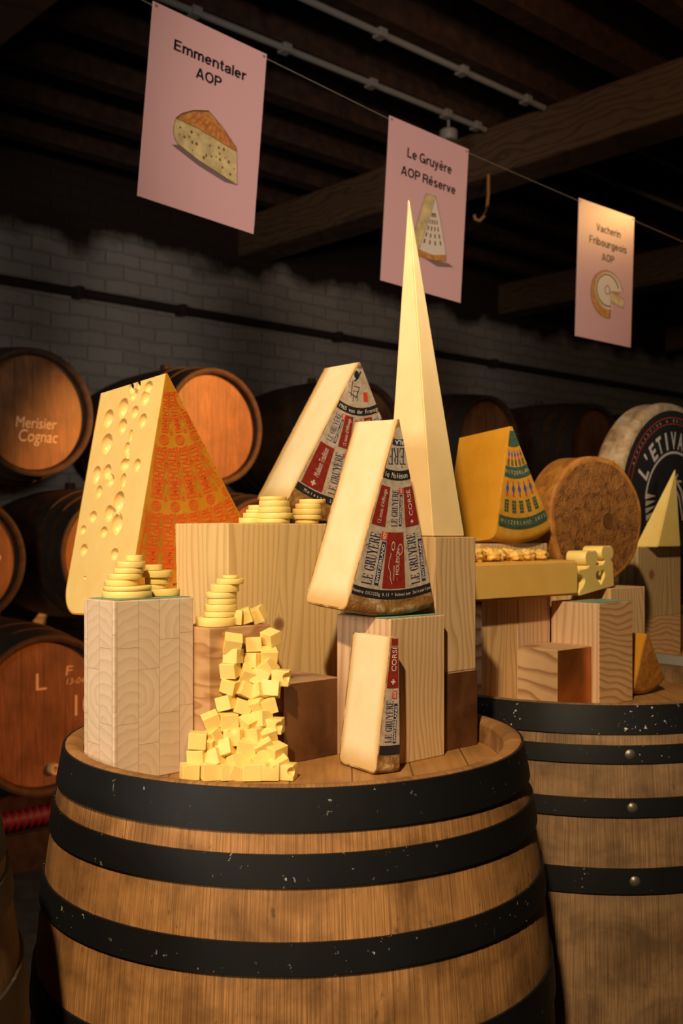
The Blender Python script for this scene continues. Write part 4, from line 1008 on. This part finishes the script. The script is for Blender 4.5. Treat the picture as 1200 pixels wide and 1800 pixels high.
# ---- tumbling cubes
def cube_mesh(notch):
    bm = bmesh.new(); box(bm, (-.5,-.5,-.5), (.5,.5,.5), .035)
    me = bpy.data.meshes.new('cheese_cube'); bm.to_mesh(me); bm.free(); me.materials.append(M['slice'])
    if notch:
        o = bpy.data.objects.new('q', me); C.objects.link(o); subtract(o, [(Vector(c), (s, s, s*.9)) for c, s in notch]); me = o.data; bpy.data.objects.remove(o)
        me.materials.clear(); me.materials.append(M['slice']); me.name = 'cheese_cube'
    return me
CM = [cube_mesh(None), cube_mesh([((.1,-.55,.5), .30)]), cube_mesh([((.5,-.5,.1), .36)])]
cubes = [(855,352),(815,395),(915,388),(806,447),(905,450),(980,420),(808,503),(895,522),(970,502),(795,567),(878,590),(962,560),(938,602),(1028,602),(795,640),(866,660),(925,668),(982,655),(775,720),(852,738),(916,732),(970,732),(708,800),(785,803),(885,812),(938,795),(1000,822),(912,866),(966,862),(648,890),(714,878),(695,905),(815,872),(868,925),(770,930),(945,915),(1003,945),(645,967),(722,978),(830,990),(930,985),(1018,1000),(608,1036),(703,1046),(787,1045),(840,1050),(900,1030),(895,1072),(975,1052),(1055,1036)]
flat = {(785,803),(895,1072),(900,1030),(703,1046),(608,1036),(645,967),(648,890),(905,450),(808,503),(787,1045)}
notched = {(815,395): 1, (1028,602): 2, (1000,822): 2, (815,872): 1, (975,1052): 1, (1055,1036): 2, (895,522): 1}
rc = random.Random(11); rows = {}
for c in cubes: rows.setdefault(int((c[1]-330)//95), []).append(c)
NR = len(rows)
for ri, rk in enumerate(sorted(rows)):
    row = sorted(rows[rk])
    for ci, (cx, cy) in enumerate(row):
        x, y = 100+cx/2.6087, 960+cy/2.6087
        f = (y-1095)/(1357-1095); d = 1.338+(1.262-1.338)*f
        _, dc = ray_v(x, 1.062); d = min(d, dc-.010) if y > 1112 else dc+.018
        s = .0190*rc.uniform(.95, 1.08)*(1.06 if y > 1300 else 1)
        o = bpy.data.objects.new('cheese_cube', CM[notched.get((cx, cy), 0)]); C.objects.link(o)
        p = P(x, y, d); p.z = max(p.z, ZT+s*.52)
        if y < 1112: p.z = max(p.z, 1.1005+s*.55)
        o.location = p; o.scale = (s*1.08, s, s*.97)
        if (cx, cy) in flat or (cx, cy) in notched: o.rotation_euler = (rc.uniform(-.08, .08), rc.uniform(-.06, .06), rc.uniform(-.45, .45))
        else: o.rotation_euler = (rc.uniform(-.5, .5), rc.uniform(-.5, .5), rc.uniform(-.8, .8))
        rown = 'top' if ri == 0 else ('bottom' if ri == NR-1 else ORD[ri]+' from the top')
        colm = 'leftmost' if ci == 0 else ('rightmost' if ci == len(row)-1 else ORD[ci]+' from the left')
        nt = 'notched yellow' if (cx, cy) in notched else 'yellow'
        tag(o, '%s cheese cube in the pile, %s row, %s' % (nt, rown, colm), 'cheese cube', 'cheese cubes tumbling down to the barrel head')

# ================================================================ HANGING SIGNS
def sign(label, TL, TR, BL, lines, draw):
    TL, TR, BL = Vector(TL), Vector(TR), Vector(BL); x = (TR-TL).normalized(); z = (TL-BL); z = (z-x*z.dot(x)).normalized(); y = z.cross(x)
    Wd, Ht = .297, .42
    root = empty('hanging_sign', basis(x, y, z, TL-z*Ht), label, 'sign', 'pink signs hanging on the wire')
    bm = bmesh.new(); box(bm, (0, 0, 0), (Wd, .0022, Ht), .0004); obj('card', bm, M['pink'], root)
    for xe in (.008, Wd-.008):
        bm = bmesh.new(); lathe(bm, [(.0012, 0), (.0032, 0), (.0034, .0008), (.0012, .001)], 14); obj('eyelet', bm, M['wire'], root, basis(Vector((1,0,0)), Vector((0,0,1)), Vector((0,-1,0)), Vector((xe, -.0001, Ht-.008))))
    tx = []
    for body, cx, cy, w, h in lines: tx += place(grot(body, w, h), cx, Ht+cy)
    decal('lettering', tx, M['ink'], root, -.0006)
    for i, (nm, ps, m) in enumerate(draw): decal(nm, [[(a, b+Ht) for a, b in p] for p in ps], M[m], root, -.0006-.0003*i)
    return root
top = [(.0753,-.2283),(.0902,-.213),(.1167,-.1969),(.1545,-.1846),(.1939,-.2087),(.2323,-.2411),(.2345,-.2498),(.1861,-.2413),(.1327,-.232)]
cut = [(.0753,-.2283),(.1327,-.232),(.1861,-.2413),(.2345,-.2498),(.2422,-.3236),(.1387,-.3003),(.0862,-.2825),(.0759,-.2737),(.07,-.2534)]
shd = [(.0704,-.2877),(.0862,-.2825),(.1387,-.3003),(.2422,-.3236),(.2101,-.3264),(.1397,-.3114)]
hl = [(.0874,-.2441),(.0872,-.2598),(.0994,-.2613),(.1158,-.2445),(.111,-.2569),(.1326,-.2456),(.1195,-.2663),(.1305,-.2662),(.1643,-.2589),(.1218,-.2836),(.1869,-.256),(.2003,-.2556),(.1902,-.2681),(.2052,-.2732),(.1924,-.2813),(.2155,-.2792),(.17,-.2811),(.182,-.2779),(.1568,-.2836),(.1508,-.2901),(.2005,-.2961),(.2313,-.2894),(.2223,-.3051)]
rr = random.Random(2); hp = []
for i, (x, y) in enumerate(hl): hp += disc(x, y, [.0028, .0020, .0034, .0040][i % 4], 12, .8)
stripes = []
for k in range(9):
    f = k/8; xa, ya = .105+.115*f, -.2225-.020*f; xb, yb = .128+.055*f**.8, -.197-.012*f
    stripes += line([(xa, ya), (xb+.02*f, yb-.01*f)], .0022)
SG = [
 [[-0.3971, 2.195, 2.3401], [-0.1707, 2.3856, 2.3144], [-0.4257, 2.1726, 1.9217]],
 [[0.1216, 2.6369, 2.2755], [0.3459, 2.831, 2.2606], [0.0988, 2.631, 1.8561]],
 [[0.7247, 3.1778, 2.24], [0.9486, 3.3729, 2.2387], [0.7151, 3.186, 1.8202]]]
sign('pink hanging sign with a drawing of a holed cheese wedge, top left', *SG[0], [('Emmentaler', .151, -.0715, .187, .0238), ('AOP', .149, -.1105, .066, .0238)],
    [('drawn_shadow', [shd], 'i_shadow'), ('drawn_rind', [top], 'i_orange'), ('drawn_paste', [cut], 'i_cream'), ('drawn_holes', hp, 'i_brown'), ('drawn_stripes', stripes, 'i_red'), ('drawn_outline', line(top+[top[0]], .0012)+line(cut+[cut[0]], .0010)+line([(.0753,-.2283),(.0902,-.213),(.1167,-.1969),(.1545,-.1846)], .003), 'i_brown')])
tri = [(.1788,-.161),(.2050,-.228),(.2281,-.2994),(.2298,-.3150),(.2298,-.3212),(.1781,-.331),(.1269,-.3302),(.126,-.3184),(.1677,-.196)]
side = [(.1424,-.1625),(.1788,-.161),(.1677,-.196),(.126,-.3184),(.1180,-.3190),(.1061,-.2752)]
cr = [(.126,-.3120),(.1781,-.3160),(.2285,-.3040),(.2298,-.3212),(.1781,-.331),(.1269,-.3302)]
st = []
for k in range(4):
    xb = .140+.024*k; yb = -.306+.001*k*k; xt, yt = .175, -.19
    for j in range(5):
        f0, f1 = .12+.16*j, .22+.16*j; st += line([(xb+(xt-xb)*f0, yb+(yt-yb)*f0), (xb+(xt-xb)*f1, yb+(yt-yb)*f1)], .0055*(1-f0*.6))
sign('pink hanging sign with a drawing of a labelled wedge, middle one behind the tall pyramid', *SG[1], [('Le Gruyère', .1515, -.0745, .166, .0250), ('AOP Réserve', .1515, -.1245, .2035, .0240)],
    [('drawn_shadow', [[(.15,-.331),(.24,-.324),(.262,-.331),(.2,-.342)]], 'i_shadow'), ('drawn_label', [tri], 'i_pale'), ('drawn_paste', [side], 'i_cream'), ('drawn_rind', [cr], 'i_orange'), ('drawn_print', st, 'i_brown'), ('drawn_outline', line(tri+[tri[0]], .0010)+line(side+[side[0]], .0010), 'i_brown')])
cx, cy = .158, -.270
rim = [(cx+.086*math.cos(a), cy+.074*math.sin(a)) for a in [D2R(t) for t in range(18, 286, 8)]]+[(.178,-.285)]
face = [(cx+.008+.072*math.cos(a), cy+.012+.058*math.sin(a)) for a in [D2R(t) for t in range(8, 292, 8)]]+[(.172,-.258)]
pie = [(.1714,-.2574),(.2498,-.2706),(.2482,-.3015),(.1775,-.2894)]
sign('pink hanging sign with a drawn round cut cheese, rightmost, catching an amber glare', *SG[2], [('Vacherin', .158, -.0700, .130, .0235), ('Fribourgeois', .158, -.1130, .200, .0235), ('AOP', .158, -.1560, .066, .0235)],
    [('drawn_rind', [rim], 'i_orange'), ('drawn_face', [face], 'i_pale'), ('drawn_paste', [pie], 'i_cream'), ('drawn_print', ring(.158, -.256, .012, .015, 16)+ring(.160, -.257, .047, .052, 30, .3, 5.0, 1.2), 'i_brown'), ('drawn_outline', line(rim, .002)+line(pie+[pie[0]], .001), 'i_brown')])
pts = [Vector(SG[0][0])+Vector((-.9, -.8, .12))]+[Vector(p)+Vector((0, .003, -.009)) for s in SG for p in s[:2]]+[Vector(SG[2][1])+Vector((.45, .42, -.03)), uv(4.0, 2.0, 2.3)+Vector((.1, 0, 0))]
pts[-1] = Vector(SG[2][1])+Vector((1.3, 1.2, -.06))
bm = bmesh.new(); tube(bm, pts, .0012, 6)
tag(obj('hanging_wire', bm, M['wire']), 'thin taut wire carrying the three pink signs', 'wire')
